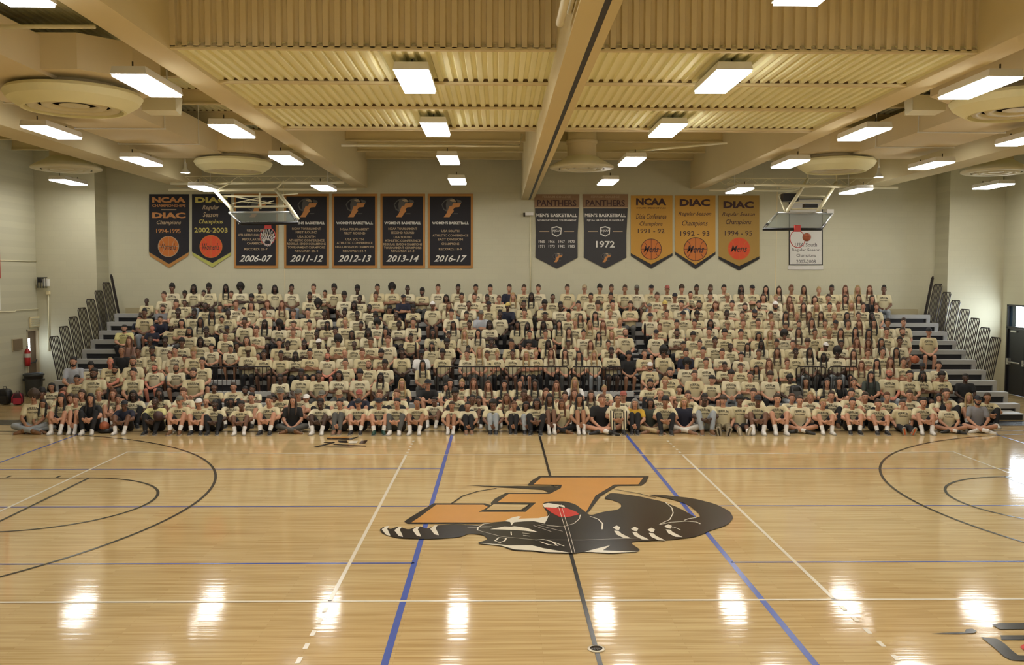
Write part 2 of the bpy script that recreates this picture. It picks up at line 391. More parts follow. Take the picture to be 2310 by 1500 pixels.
sl = MB().mat(M_white).lathe([(.09, .004), (.09, .012), (.07, .014)], tuple(bpz(1345, 1465, 0)), 28)
sl.mat(M_blackmark).lathe([(.065, .015), (.065, .016)], tuple(bpz(1345, 1465, 0)), 24)
tag(sl.build('floor_socket_cover'), 'small round metal net post socket cover set into the floor on the centre line', 'floor cover')

# ------------------------------------------------------------------ ceiling lights
def lamp_at(px, py, z, lab):
    c = bpz(px, py, z); make_lamp(c.x, c.y, z, lab)
LM = {}
def make_lamp(x, y, z, lab):
    t = empty('ceiling_light', (x, y, z+.12), lab, 'ceiling light', 'rectangular ceiling lights')
    if not LM:
        L_, W_ = .76, .24
        LM['h'] = MB().mat(M_fix).hexa([(-W_-.02, -L_-.02, -.115), (W_+.02, -L_-.02, -.115), (W_+.02, L_+.02, -.115), (-W_-.02, L_+.02, -.115), (-W_, -L_, 0), (W_, -L_, 0), (W_, L_, 0), (-W_, L_, 0)]).mesh('housing')
        LM['d'] = MB().mat(M_light).box((-W_, -L_, -.148), (W_, L_, -.116)).mesh('diffuser')
        h = MB().mat(M_dark)
        for yy in (-.6, .6): h.tube([(0, yy, 0), (0, yy, .1)], .012, 5)
        h.box((-.12, -.02, .0), (.12, .02, .04)); LM['b'] = h.mesh('bracket')
    link('housing', LM['h'], t); link('diffuser', LM['d'], t); link('bracket', LM['b'], t)
    if z < 6.7:
        MB().mat(M_fix).tube([(0, .6, .1), (0, .6, ZC-z-.2)], .01, 5).build('drop_rod', t)
CX = [-2.27, 2.35]
rowsn = ['nearest', 'second', 'third', 'farthest']
def lampset(pts, col):
    for i, (px, py, z) in enumerate(pts): lamp_at(px, py, z, f'{ORD_(i)} rectangular ceiling light from the camera in the {col}')
def ORD_(i): return ['nearest', 'second', 'third', 'fourth'][i]
lampset([(938,184,6.8),(983,292,6.8),(1012,361,6.8),(1032,409,6.8)], 'bay left of the centre beam')
lampset([(1628,184,6.8),(1505,294,6.8),(1425,364,6.8),(1371,411,6.8)], 'bay right of the centre beam')
lampset([(335,193,6.75),(525,296,6.75),(646,361,6.7),(731,424,6.57)], 'row along the left beam')
lampset([(2207,198,6.75),(1948,302,6.75),(1782,369,6.7),(1668,430,6.57)], 'row along the right beam')
lampset([(118,298,6.75),(320,364,6.75),(461,425,6.6)], 'row over the left basket')
lampset([(2100,373,6.75),(1930,431,6.6)], 'row over the right basket')
lamp_at(2316, 315, 6.75, 'ceiling light cut by the right edge of the picture')
lamp_at(155, 411, 6.8, 'small looking ceiling light nearest the left wall')
lamp_at(2240, 420, 6.7, 'small looking ceiling light nearest the right wall')
lamp_at(1850, -44, 6.8, 'ceiling light cut by the top edge above the corrugated panel')
lamp_at(-12, -40, 6.8, 'ceiling light cut by the top left corner of the picture')
for ri, yy in enumerate((D(8.95), D(4.4), D(0), D(-4.4))):      # unseen rows added above and behind the camera to light the room
    for ci, xx in enumerate((-10.1, -6.3, -2.27, 2.43, 6.4, 10.2)):
        if abs(xx) > 9 and yy < D(9): continue
        if yy == D(8.95) and xx in (2.43,): continue
        if yy == D(8.95) and xx == -6.3: continue
        make_lamp(xx, yy, 6.8, f"added unseen ceiling light beyond the picture's top edge, {['first','second','third','fourth'][ri]} row back, {['far left','left','centre left','centre right','right','far right'][ci]} column")
def bell(px, py):
    c = bpy_(px, py, D(28)); t = empty('pendant_lamp', tuple(c), 'small bell shaped pendant lamp hanging near the '+('left' if px < 1000 else 'right')+' basket', 'pendant lamp', 'bell pendant lamps')
    MB().mat(M_fix).lathe([(.14, 0), (.11, .05), (.05, .14), (.04, .3)], (0, 0, 0), 20, cap=False).build('lamp_shade', t)
    MB().mat(M_light).lathe([(.12, .004), (.12, .012)], (0, 0, 0), 20).build('lens', t)
    MB().mat(M_fix).tube([(0, 0, .3), (0, 0, ZC-c.z-.05)], .012, 6).build('drop_rod', t)
bell(418, 390); bell(1982, 400)

# ------------------------------------------------------------------ ducts and round diffusers
def diffuser_rings(t, R, flat=False):
    rim = MB().mat(M_deck if not flat else M_cream)
    if flat:
        rim.lathe([(R*.44, .33), (R*.62, .22), (R, .03), (R, -.02), (R*.9, -.05), (R*.72, -.04)], n=48, cap=False)
    else:
        rim.lathe([(R*.55, .30), (R*.96, .21), (R, .15), (R*.94, .04), (R*.75, -.10), (R*.71, -.10), (R*.70, -.03)], n=72, cap=False, sm=False)
    rim.build('rim', t)
    c = MB().mat(M_dark).lathe([(R*.71, .03), (R*.3, .05), (.01, .05)], n=48, cap=False); c.build('opening', t)
    for a, b in ((.60, -.05), (.40, -.03)):
        MB().mat(M_cream).lathe([(R*(a+.08), b+.03), (R*(a+.05), b-.02), (R*(a-.06), b), (R*(a-.08), b+.04)], n=48, cap=False).build('ring', t)
    MB().mat(M_cream).lathe([(R*.22, -.02), (R*.05, -.035), (.005, -.035)], n=32, cap=False).build('centre_disc', t)
def diffuser(px, py, z, R, lab, flat=False):
    c = bpz(px, py, z); t = empty('air_diffuser', tuple(c), lab, 'air diffuser', 'round ceiling air diffusers'); diffuser_rings(t, R, flat); return c
d1 = diffuser(168, 236, 6.85, 1.13, 'large round tan air diffuser in the upper left of the picture')
d2 = diffuser(527, 380, 6.85, 1.05, 'round tan air diffuser above the left basket')
d3 = diffuser(2296, 246, 6.85, 1.13, 'large round tan air diffuser cut by the right edge of the picture')
d4 = diffuser(1885, 380, 6.85, 1.05, 'round tan air diffuser above the right basket')
d5 = diffuser(1312, 378, 7.05, .93, 'flat round air diffuser on a vertical duct right of the centre beam', True)
d6 = diffuser(150, 380, 6.9, .93, 'flat round air diffuser beside the left wall', True)
d7 = diffuser(2247, 387, 6.9, .93, 'flat round air diffuser beside the right wall', True)
def octa(mb, c, r, z0, z1):
    k = r*.5; P = [(c.x-r, c.y-k), (c.x-k, c.y-r), (c.x+k, c.y-r), (c.x+r, c.y-k), (c.x+r, c.y+k), (c.x+k, c.y+r), (c.x-k, c.y+r), (c.x-r, c.y+k)]
    vs = [(x, y, z0) for x, y in P]+[(x, y, z1) for x, y in P]
    mb.add(vs, [tuple(range(7, -1, -1)), tuple(range(8, 16))]+[(i, (i+1) % 8, (i+1) % 8+8, i+8) for i in range(8)])
for sd, a, b, side in ((-1, d1, d2, 'left'), (1, d3, d4, 'right')):
    t = empty('air_duct', (sd*8.45, D(20), 7.1), f'big rectangular tan air duct hanging along the {side} side bay', 'air duct', 'ceiling air ducts')
    mb = MB().mat(M_duct)
    x = sd*9.35
    mb.box((x-.95, D(13), 7.12), (x+.95, b.y, 7.72))
    o = mb.build('trunk', None); o.parent = t; o.matrix_parent_inverse = Matrix.Translation(-t.location)
    for q, c in enumerate((a, b)):
        mb = MB().mat(M_duct); octa(mb, c, 1.28 if q == 0 else 1.2, 7.18, 7.76)
        mb.lathe([(.72, 7.18), (.72, 6.98)], (c.x, c.y, 0), 40)
        o = mb.build('plenum', None); o.parent = t; o.matrix_parent_inverse = Matrix.Translation(-t.location)
    for yy in (D(17.6), D(20.5), D(22.8)):
        mb = MB().mat(M_fix)
        for s2 in (-.98, .98): mb.tube([(x+s2, yy, 7.1), (x+s2, yy, ZC-.01)], .012, 5)
        mb.tube([(x-1, yy, 7.1), (x+1, yy, 7.1)], .015, 5)
        o = mb.build('hanger', None); o.parent = t; o.matrix_parent_inverse = Matrix.Translation(-t.location)
def vduct(c, r, lab):
    t = empty('vertical_duct', (c.x, c.y, c.z+.2), lab, 'air duct', 'vertical ducts')
    MB().mat(M_duct).lathe([(r, .02), (r, ZC-c.z-.22)], (0, 0, 0), 40).build('duct_pipe', t)
    MB().mat(M_duct).lathe([(r+.03, (ZC-c.z)*.5-.1), (r+.03, (ZC-c.z)*.5)], (0, 0, 0), 40).build('duct_collar', t)
vduct(d5, .42, 'short round duct dropping from the ceiling right of the centre beam')
vduct(d6, .43, 'short round duct dropping from the ceiling beside the left wall')
vduct(d7, .43, 'short round duct dropping from the ceiling beside the right wall')
# unit heaters / speaker boxes
for px, side in ((366, 'left'), (2086, 'right')):
    c = bpy_(px, 238, D(18.3)); t = empty('speaker_box', tuple(c), f'tan box hanging from the ceiling beside the {side} beam', 'speaker box', 'hanging speaker boxes')
    MB().mat(M_cream).hexa([(-.33, -.2, -.13), (.33, -.2, -.13), (.30, .2, -.16), (-.30, .2, -.16), (-.33, -.2, .17), (.33, -.2, .17), (.33, .2, .17), (-.33, .2, .17)]).build('body', t)
    MB().mat(M_black).box((.02, -.12, .17), (.2, .1, .25)).build('bracket', t)
    MB().mat(M_fix).tube([(.1, 0, .24), (.1, 0, ZC-c.z)], .015, 6).build('drop_rod', t)
# folded curtain rolls beside the centre beam
for i, (x, z, r, dd) in enumerate(((-.47, 6.72, .055, 9.3), (-.34, 6.62, .045, 10.3), (-.245, 6.72, .03, 10.2))):
    o = MB().mat(M_cream).tube([(x, YN+.1, z), (x, D(dd)-.08, z), (x, D(dd), z)], [r, r, r*.55], 14).build('ceiling_pipe')
    tag(o, ['thick short tan pipe beside the centre beam', 'thinner tan pipe beside the centre beam reaching lower in the picture', 'slim tan pipe tight against the centre beam'][i], 'pipe', 'pipes along the centre beam')
# pipes across the bays near the back wall
def pipe(name, pts, r, lab, M=M_cream):
    o = MB().mat(M).tube([tuple(p) for p in pts], r, 8).build(name); return tag(o, lab, 'pipe', 'pipes and conduits')
pipe('ceiling_pipe', [bpy_(385, 414, D(29.2)), bpy_(776, 411, D(29.2))], .045, 'tan pipe across the left bay above the banners')
pipe('ceiling_pipe', [bpy_(380, 428, D(30.2)), bpy_(804, 427, D(30.2))], .04, 'lower tan pipe across the left bay just above the banners')
pipe('ceiling_pipe', [bpy_(1640, 415, D(29.2)), bpy_(2025, 424, D(29.2))], .045, 'tan pipe across the right bay above the banners')
pipe('ceiling_pipe', [bpy_(1600, 429, D(30.2)), bpy_(1790, 430, D(30.2))], .035, 'lower tan pipe across the right bay above the gold banners')
pipe('ceiling_pipe', [bpy_(770, 328, D(22.5)), bpy_(1172, 329, D(22.5)), bpy_(1178, 302, D(22.5))], .03, 'tan pipe crossing behind the left canopy and turning up')
pipe('ceiling_pipe', [bpy_(1420, 342, D(23.5)), bpy_(1640, 322, D(23.5))], .03, 'tan pipe crossing behind the right canopy')
pipe('ceiling_pipe', [bpy_(-20, 60, D(13)), bpy_(215, 60, D(13))], .03, 'tan pipe across the top left bay')
for x0, x1, y, side in ((416.5, 779.5, 398, 'left'), (1616, 1972, 403, 'right')):
    mb = MB().mat(M_cream); Y = D(29.6)
    mb.tube([bpy_(x0, y, Y), bpy_(x1, y-1, Y)], .018, 6); n = 9
    for k in range(n):
        a = x0+(x1-x0)*k/n; b = x0+(x1-x0)*(k+1)/n; mid = (a+b)/2
        mb.tube([bpy_(a, y, Y), bpy_(mid, y+14, Y), bpy_(b, y, Y)], .01, 5)
    tag(mb.build('bar_joist'), f'thin zigzag bar joist across the {side} bay above the banners', 'joist', 'bar joists')
pipe('wall_conduit', [bpy_(1197, 486, YW-.03), bpy_(1197, 660, YW-.03)], .02, 'tan conduit down the back wall below the box by the centre beam')
t = empty('speaker_horn', tuple(bpy_(1190, 482, YW-.1)), 'small white box on the back wall below the centre beam end', 'wall box')
MB().mat(M_fix).box((-.08, -.1, -.06), (.2, .08, .04)).build('case', t)
MB().mat(M_dark).box((-.14, -.02, -.1), (-.08, .06, .03)).build('bracket', t)
for px in (641, 1752):
    struct(MB().mat(M_tan).box((bpy_(px, 500, YW).x-.012, YW-.006, 2.5), (bpy_(px, 500, YW).x+.012, YW-.0005, 7)).build('trim_1' if px < 1000 else 'trim_2'))

# ------------------------------------------------------------------ doors and things on the side walls
M_door = mat('brown_door', (.13, .085, .05), .5)
M_frame = mat('door_frame_tan', (.50, .42, .28), .5)
M_ddoor = mat('black_door', (.014, .016, .022), .35)
M_glow = mat('daylight_glass', (.80, .90, 1.0), .4, emit=14.0)
M_glass = mat('tinted_glass', (.03, .06, .10), .15)
t = struct(empty('door_1', (XL, (ldy0+ldy1)/2, 0)))
P_ = lambda o: (setattr(o, 'matrix_parent_inverse', Matrix.Translation(-o.parent.location)), o)[1]
def wpart(mb, name, t): o = mb.build(name, t); return P_(o)
wpart(MB().mat(M_door).box((XL-.12, ldy0+.05, .01), (XL-.06, ldy1-.05, ldz-.05)), 'door_leaf', t)
wpart(MB().mat(M_frame).box((XL-.14, ldy0, 0), (XL+.02, ldy0+.05, ldz)).box((XL-.14, ldy1-.05, 0), (XL+.02, ldy1, ldz)).box((XL-.14, ldy0, ldz-.05), (XL+.02, ldy1, ldz)), 'door_frame', t)
wy = ldy0+.14
wpart(MB().mat(M_glow).box((XL-.058, wy, 1.25), (XL-.05, wy+.16, 1.82)), 'door_window', t)
wpart(MB().mat(M_black).tube([(XL-.03, ldy0+.15, 1.02), (XL-.01, ldy1-.2, 1.02), (XL-.0, ldy1-.12, 1.1)], .022, 8), 'push_bar', t)
t = struct(empty('door_2', (XR, (rdy0+rdy1)/2, 0)))
wpart(MB().mat(M_black).box((XR+.0, rdy0, 0), (XR+.12, rdy0+.06, 3)).box((XR, rdy1-.07, 0), (XR+.12, rdy1, 3)).box((XR, rdy0, 2.94), (XR+.12, rdy1, 3)).box((XR, rdy0, 2.2), (XR+.12, rdy1, 2.27)), 'door_frame', t)
wpart(MB().mat(M_glass).box((XR+.08, rdy1-.42, 2.27), (XR+.1, rdy1-.07, 2.94)), 'transom_glass', t)
wpart(MB().mat(M_glow).box((XR+.08, rdy0+.06, 2.27), (XR+.1, rdy1-.42, 2.94)), 'transom_window', t)
for k, (a, b) in enumerate(((rdy1-.98, rdy1-.08), (rdy0+.07, rdy1-.99))):
    l = wpart(MB().mat(M_ddoor).box((XR+.05, a, .01), (XR+.10, b, 2.19)), 'door_leaf', t)
    h = MB().mat(M_steel).tube([(XR-.03, a+.1, 1.08), (XR-.03, b-.1, 1.08)], .028, 8).box((XR-.05, b-.16, 1.0), (XR+.05, b-.06, 1.2)).box((XR-.01, b-.5, 2.08), (XR+.05, b-.2, 2.14)).build('push_bar', l)
# left wall furniture
def onl(px, py, X=XL+.02):
    d = ray(px, py); t_ = (X-CAM[0])/d.x; return Vector(CAM)+d*t_
c = onl(55, 803); t = empty('fire_extinguisher', tuple(c), 'red fire extinguisher on the left wall beside the brown door', 'fire extinguisher')
M_fred = mat('extinguisher_red', (.45, .02, .02), .35)
MB().mat(M_fred).lathe([(.03, -.33), (.085, -.31), (.09, -.2), (.09, .12), (.07, .2), (.03, .24)], (.1, 0, 0), 24).build('cylinder', t)
MB().mat(M_black).tube([(.1, 0, .24), (.1, 0, .3), (.14, -.08, .32)], .02, 8).tube([(.1, 0, .29), (.06, .12, .2), (.09, .12, -.1)], .014, 8).build('handle', t)
MB().mat(mat('label_white', (.6, .58, .52), .5)).lathe([(.092, -.05), (.092, .08)], (.1, 0, 0), 24, cap=False).build('label_band', t)
c = onl(39, 777); t = empty('notice_panel', tuple(c), 'small brown square panel on the left wall above the extinguisher', 'wall panel')
MB().mat(mat('brown_panel', (.20, .14, .075), .6)).box((0, -.28, -.17), (.03, .28, .17)).build('panel', t)
MB().mat(M_frame).box((-.01, -.3, -.19), (.015, .3, .19)).build('frame', t)
c = onl(78, 726); t = empty('wall_grille', tuple(c), 'pale louvred panel on the left wall above the brown door', 'wall vent')
MB().mat(M_tan).box((0, -.35, -.17), (.04, .35, .17)).build('frame', t)
for k in range(5): MB().mat(M_wall2).box((.04, -.3, -.14+k*.058), (.06, .3, -.105+k*.058)).build('louvre', t)
Yp = YS-.04
c = bpy_(102, 636, Yp); t = empty('wall_clock_unit', tuple(c), 'white wall box with a wire guard high on the left front wall', 'wall box')
MB().mat(M_fix).box((-.05, -.12, -.14), (.13, .04, .1)).build('case', t)
mb = MB().mat(M_black)
for k in range(4): mb.tube([(-.17+k*.09, -.16, -.2), (-.17+k*.09, -.16, .16)], .012, 6)
mb.tube([(-.17, -.16, .15), (.15, -.16, .15)], .012, 6).tube([(-.17, -.16, -.17), (.15, -.16, -.17)], .012, 6); mb.box((-.17, -.15, -.02), (-.06, .03, .13)); mb.build('wire_guard', t)
pipe('wall_conduit', [bpy_(109, 659, Yp), bpy_(109, 792, Yp)], .02, 'tan vertical conduit down the wall left of the bleachers')
bxo = MB().mat(M_tan).box(tuple(bpy_(106, 664, Yp)+Vector((0, .04, 0))), tuple(bpy_(112, 657, Yp)+Vector((0, -.05, 0)))).build('junction_box'); tag(bxo, 'tan junction box at the top of the vertical conduit', 'junction box')
pipe('wall_conduit', [onl(-5, 703), onl(33, 703), onl(36, 700), onl(92, 697)], .015, 'tan conduit along the left wall above the brown door')
pipe('wall_conduit', [onl(-5, 587), onl(92, 590)], .012, 'thin wire along the left wall high above the door')
# banner sliver and panel at the picture's left edge
c0, c1 = onl(-14, 420), onl(1, 628)
o = MB().mat(mat('wall_banner_red', (.42, .03, .02), .7)).box((XL+.01, c0.y, c1.z), (XL+.03, c1.y, c0.z)).build('red_banner'); tag(o, 'sliver of a red banner on the left wall at the picture edge', 'banner')
c0, c1 = onl(-14, 630), onl(1, 700)
o = MB().mat(M_fix).box((XL+.01, c0.y, c1.z), (XL+.03, c1.y, c0.z)).build('white_banner'); tag(o, 'sliver of a white panel below the red banner on the left wall', 'banner')
# trash can, bags
c = bpz(76, 893, 0); t = empty('trash_can', (XL+.36, c.y, 0), 'dark grey round trash can standing against the left wall', 'trash can')
M_can = mat('can_grey', (.045, .05, .05), .5)
MB().mat(M_can).lathe([(.22, 0), (.235, .02), (.27, .62), (.275, .7)], (0, 0, 0), 36, cap=False).lathe([(.255, .7), (.21, .04), (.01, .03)], (0, 0, 0), 36, cap=False).build('can', t)
MB().mat(M_can).lathe([(.275, .66), (.315, .67), (.315, .72), (.27, .73), (.26, .7)], (0, 0, 0), 36, cap=False).build('rim', t)
for s in (-1, 1): MB().mat(M_can).box((s*.27, -.06, .5), (s*.33, .06, .56)).build('handle', t)
MB().mat(M_black).lathe([(.285, .735), (.28, .6), (.262, .55)], (0, 0, 0), 36, cap=False).build('liner_bag', t)
def backpack(loc, s, M1, M2, lab, rz=0):
    t = empty('backpack', loc, lab, 'backpack'); t.rotation_euler.z = rz
    bm = bmesh.new(); bmesh.ops.create_icosphere(bm, subdivisions=3, radius=1)
    for v in bm.verts:
        q = v.co; v.co = Vector((.20*math.copysign(abs(q.x)**.6, q.x), .14*math.copysign(abs(q.y)**.7, q.y), .23+.23*math.copysign(abs(q.z)**.65, q.z)))*s
    me = bpy.data.meshes.new('bag_body'); bm.to_mesh(me); bm.free(); me.materials.append(M1); me.polygons.foreach_set('use_smooth', [True]*len(me.polygons)); link('bag_body', me, t)
    MB().mat(M2).box((-.13*s, -.19*s, .04*s), (.13*s, -.1*s, .26*s)).build('front_pocket', t)
    for k in (-1, 1): MB().mat(M2).tube([(k*.1*s, -.13*s, .42*s), (k*.16*s, -.2*s, .32*s), (k*.17*s, -.18*s, .1*s)], .022*s, 8).build('strap', t)
    MB().mat(M1).tube([(-.05*s, 0, .45*s), (-.04*s, 0, .51*s), (.04*s, 0, .51*s), (.05*s, 0, .45*s)], .012*s, 8).build('grab_handle', t)
backpack(tuple(bpz(12, 912, 0)), 1.05, M_black, M_black, 'black backpack on the floor at the left edge of the picture')
backpack(tuple(bpz(41, 913, 0)), .82, mat('bag_dark', (.05, .01, .015), .6), mat('bag_red', (.38, .02, .05), .6), 'red and black backpack on the floor next to the black one', .3)
backpack(tuple(bpz(2120, 903, 0.35)), .8, M_black, M_black, 'black bag lying in front of people at the right end of the bleachers', .5) if False else None

# ------------------------------------------------------------------ banners on the back wall
M_bk = mat('banner_black', (.012, .011, .016), .75)
M_bk2 = mat('banner_charcoal', (.030, .028, .030), .6)
M_gold = mat('banner_gold', (.50, .27, .045), .75)
M_gold2 = mat('banner_old_gold', (.36, .22, .05), .75)
M_bwh = mat('banner_white', (.62, .60, .55), .75)
M_bor = mat('lettering_orange', (.50, .22, .07), .7)
M_bye = mat('lettering_yellow', (.50, .42, .10), .7)
M_btx = mat('lettering_tan', (.42, .31, .19), .7)
M_bwt = mat('lettering_white', (.70, .68, .62), .7)
M_bgr = mat('banner_green_trim', (.42, .42, .10), .7)
M_brn = mat('banner_brown', (.26, .155, .085), .75)
M_mar = mat('lettering_maroon', (.05, .02, .02), .7)
M_bred = mat('ball_red', (.60, .07, .02), .7)
M_bco = mat('ball_orange', (.50, .15, .025), .7)
M_bfr = mat('banner_orange_border', (.42, .20, .05), .7)
M_gry = mat('emblem_grey', (.09, .085, .08), .7)
SP = (YW-CAM[1])/FPX
BW = .5
def text_mesh(body, h, wd, M, shear=0., bold=0.):
    cu = bpy.data.curves.new('t', 'FONT'); cu.body = body; cu.size = 1; cu.align_x = 'CENTER'; cu.shear = shear; cu.offset = bold; cu.resolution_u = 2
    cu.space_line = .95
    o = bpy.data.objects.new('t', cu); COL.objects.link(o); dg = bpy.context.evaluated_depsgraph_get(); dg.update()
    me = bpy.data.meshes.new_from_object(o.evaluated_get(dg)); bpy.data.objects.remove(o); bpy.data.curves.remove(cu)
    n = len(me.vertices); co = np.empty(n*3); me.vertices.foreach_get('co', co); co = co.reshape(-1, 3)
    mn, mx_ = co.min(0), co.max(0)
    co[:, 0] = (co[:, 0]-(mn[0]+mx_[0])/2)*wd/(mx_[0]-mn[0]); co[:, 1] = (co[:, 1]-(mn[1]+mx_[1])/2)*h/(mx_[1]-mn[1])
    fs = [tuple(p.vertices) for p in me.polygons]; bpy.data.meshes.remove(me)
    return co, fs
class Banner:
    def __init__(s, lab, cx, top):
        s.Y = YW-.035; s.o = bpy_(cx, top, s.Y); s.t = empty('banner', tuple(s.o), lab, 'banner', 'championship banners on the back wall'); s.parts = {}
    def pt(s, px, py, lift=0): v = bpy_(px, py, s.Y); return (v.x-s.o.x, -lift, v.z-s.o.z)
    def get(s, name):
        if name not in s.parts: s.parts[name] = MB()
        return s.parts[name]
    def panel(s, name, pts, M, y=0, th=.012): s.get(name).mat(M).slab([s.pt(*p, y) for p in pts], (0, th, 0))
    def flat(s, name, pts, M, lift): s.get(name).mat(M).poly([[s.pt(*p, lift) for p in pts]])
    def text(s, body, cx, cy, h, wd, M, shear=0, bold=.015, name='lettering', lift=.004):
        co, fs = text_mesh(body, h*SP, wd*SP, M, shear, bold); c = s.pt(cx, cy, lift)
        g = s.get(name) if name == 'emblem' else MB()
        g.mat(M).add([(c[0]+p[0], c[1], c[2]+p[1]) for p in co], fs)
        if name != 'emblem': g.raw(name, s.t)
    def ball(s, cx, cy, r, M, Ml, word, name='ball_picture'):
        g = s.get(name); P = lambda x, y, l: s.pt(cx+x*r, cy+y*r, l)
        n = 40; g.mat(M).poly([[P(math.cos(2*math.pi*k/n), math.sin(2*math.pi*k/n), .003) for k in range(n)]])
        def st(pts, wd, l=.005):
            L = []; R = []
            for i, (x, y) in enumerate(pts):
                a = pts[min(i+1, len(pts)-1)]; b = pts[max(i-1, 0)]; dx, dy = a[0]-b[0], a[1]-b[1]; q = math.hypot(dx, dy) or 1
                L.append(P(x-dy/q*wd, y+dx/q*wd, l)); R.append(P(x+dy/q*wd, y-dx/q*wd, l))
            k = len(pts); g.add(L+R, [(i, i+1, k+i+1, k+i) for i in range(k-1)])
        g.mat(Ml)
        st([(math.cos(a), math.sin(a)) for a in np.linspace(0, 2*math.pi, 41)], .03)
        st([(0, -1), (0, 1)], .022); st([(-1, 0), (1, 0)], .022)
        for sx in (-1, 1): st([(sx*(1.15-.75*math.cos(a)), .9*math.sin(a)) for a in np.linspace(-.95, .95, 12)], .02)
        s.text(word, cx, cy, r*.62, r*1.5, M_mar, .35, .01, 'lettering', .007)
    def done(s):
        for k, g in s.parts.items(): g.build(k, s.t) if k in ('cloth', 'trim', 'border') else g.raw(k, s.t)
def pennant(x0, x1, top, side, tip, cx=None): cx = cx or (x0+x1)/2; return [(x0, top), (x1, top), (x1, side), (cx, tip), (x0, side)]
b = Banner('black pennant reading NCAA and DIAC Champions 1994-1995, leftmost of the banners', 381, 438)
b.panel('cloth', pennant(336, 426, 438, 568, 595), M_bk); b.panel('trim', [(336, 569), (381, 596), (426, 569), (424, 577), (381, 604), (338, 577)], M_bfr)
b.text('NCAA', 381, 451, 13, 74, M_bor, 0, .05); b.text('CHAMPIONSHIPS', 381, 464, 6, 74, M_bor); b.flat('divider_line', [(364, 472), (398, 472), (398, 474), (364, 474)], M_btx, .004)
b.text('DIAC', 381, 486, 13, 74, M_bor, 0, .05); b.text('Champions', 381, 503, 11, 54, M_btx, .3); b.text('1994-1995', 380, 521, 10, 54, M_bor)
b.ball(380, 556, 23, M_bco, M_btx, "Women's"); b.done()
b = Banner('black pennant with green edge reading DIAC Regular Season Champions 2002-2003', 477, 438)
b.panel('cloth', pennant(433, 521, 438, 568, 593, 479), M_bk); b.panel('trim', [(433, 569), (479, 594), (521, 569), (520, 576), (479, 603), (435, 576)], M_bgr)
b.text('DIAC', 477, 451, 13, 72, M_bye, 0, .05); b.text('Regular', 476, 469, 12, 38, M_btx, .3); b.text('Season', 475, 484, 11, 34, M_btx, .3); b.text('Champions', 476, 501, 12, 54, M_bye, .3)
b.text('2002-2003', 476, 519, 11, 74, M_bye); b.ball(476, 556, 25, M_bred, M_bco, "Women's"); b.done()
def emblem(b, cx, cy, s=1., dl=0.):
    q = lambda pts: [(cx+x*s, cy+y*s) for x, y in pts]
    f = lambda pts, M, l=.006: b.flat('emblem', q(pts), M, l+dl)
    f([(-20,-6),(-14,-14),(-6,-19),(4,-20),(14,-14),(10,-6),(2,-2),(-2,8),(-9,10),(-16,6)], M_gry, .004)
    f([(-18,-5),(-13,-12),(-8,-14),(-10,-6),(-9,6),(-14,4)], M_bk, .005)
    f([(-2,-16),(8,-18),(13,-12),(4,-12)], M_btx)
    f([(-6,8),(-2,-2),(4,-3),(6,-9),(24,-9),(20,0),(10,1),(6,6),(8,9),(3,15),(-2,23),(-15,23),(-9,15)], M_bor, .007)
    f([(14,-17),(24,-15),(26,-9),(16,-10)], M_gry)
    f([(8,14),(18,14),(16,16),(6,16)], M_gry)
def womens(x0, x1, year, lines, lab, ys):
    cx = (x0+x1)/2; b = Banner(lab, cx, 437)
    b.panel('border', [(x0, 437), (x1, 437), (x1, 605), (x0, 605)], M_bfr); b.panel('cloth', [(x0+5, 443), (x1-5, 443), (x1-5, 599), (x0+5, 599)], M_bk, .008, .009)
    emblem(b, cx, 467, 1., .010)
    b.text("WOMEN'S BASKETBALL", cx, 503, 6, 82, M_bwt, 0, .03, lift=.012)
    for l, y in zip(lines, ys): b.text(l, cx, y, 5.2, min(86, 4.0*len(l)+4), M_btx, 0, .02, lift=.012)
    b.text(year, cx, 583, 15, 74, M_bwt, .4, .02, lift=.012)
    for g in b.parts: pass
    b.done()
A_, S_ = 'ATHLETIC CONFERENCE', 'USA SOUTH'
womens(528, 627, '2006-07', [S_, A_, 'REGULAR SEASON', 'CHAMPIONS', 'RECORD: 21-7'], "women's basketball banner dated 2006-07, behind the left hoop", [520, 530, 540, 549, 562])
womens(641, 742, '2011-12', ['NCAA TOURNAMENT', 'FIRST ROUND', S_, A_, 'REGULAR SEASON CHAMPIONS', 'TOURNAMENT CHAMPIONS', 'RECORD: 25-4'], "women's basketball banner dated 2011-12", [516, 524, 534, 542, 550, 558, 566])
womens(749, 851, '2012-13', ['NCAA TOURNAMENT', 'FIRST ROUND', S_, A_, 'REGULAR SEASON CHAMPIONS', 'RECORD: 24-4'], "women's basketball banner dated 2012-13", [517, 526, 540, 548, 557, 566])
womens(858, 959, '2013-14', ['NCAA TOURNAMENT', 'SECOND ROUND', S_, A_, 'REGULAR SEASON CHAMPIONS', 'TOURNAMENT CHAMPIONS', 'RECORD: 27-3'], "women's basketball banner dated 2013-14", [516, 525, 535, 543, 551, 559, 566])
womens(965, 1067, '2016-17', [S_, A_, 'EAST DIVISION', 'CHAMPIONS', 'RECORD: 18-9'], "women's basketball banner dated 2016-17", [521, 531, 540, 550, 562])
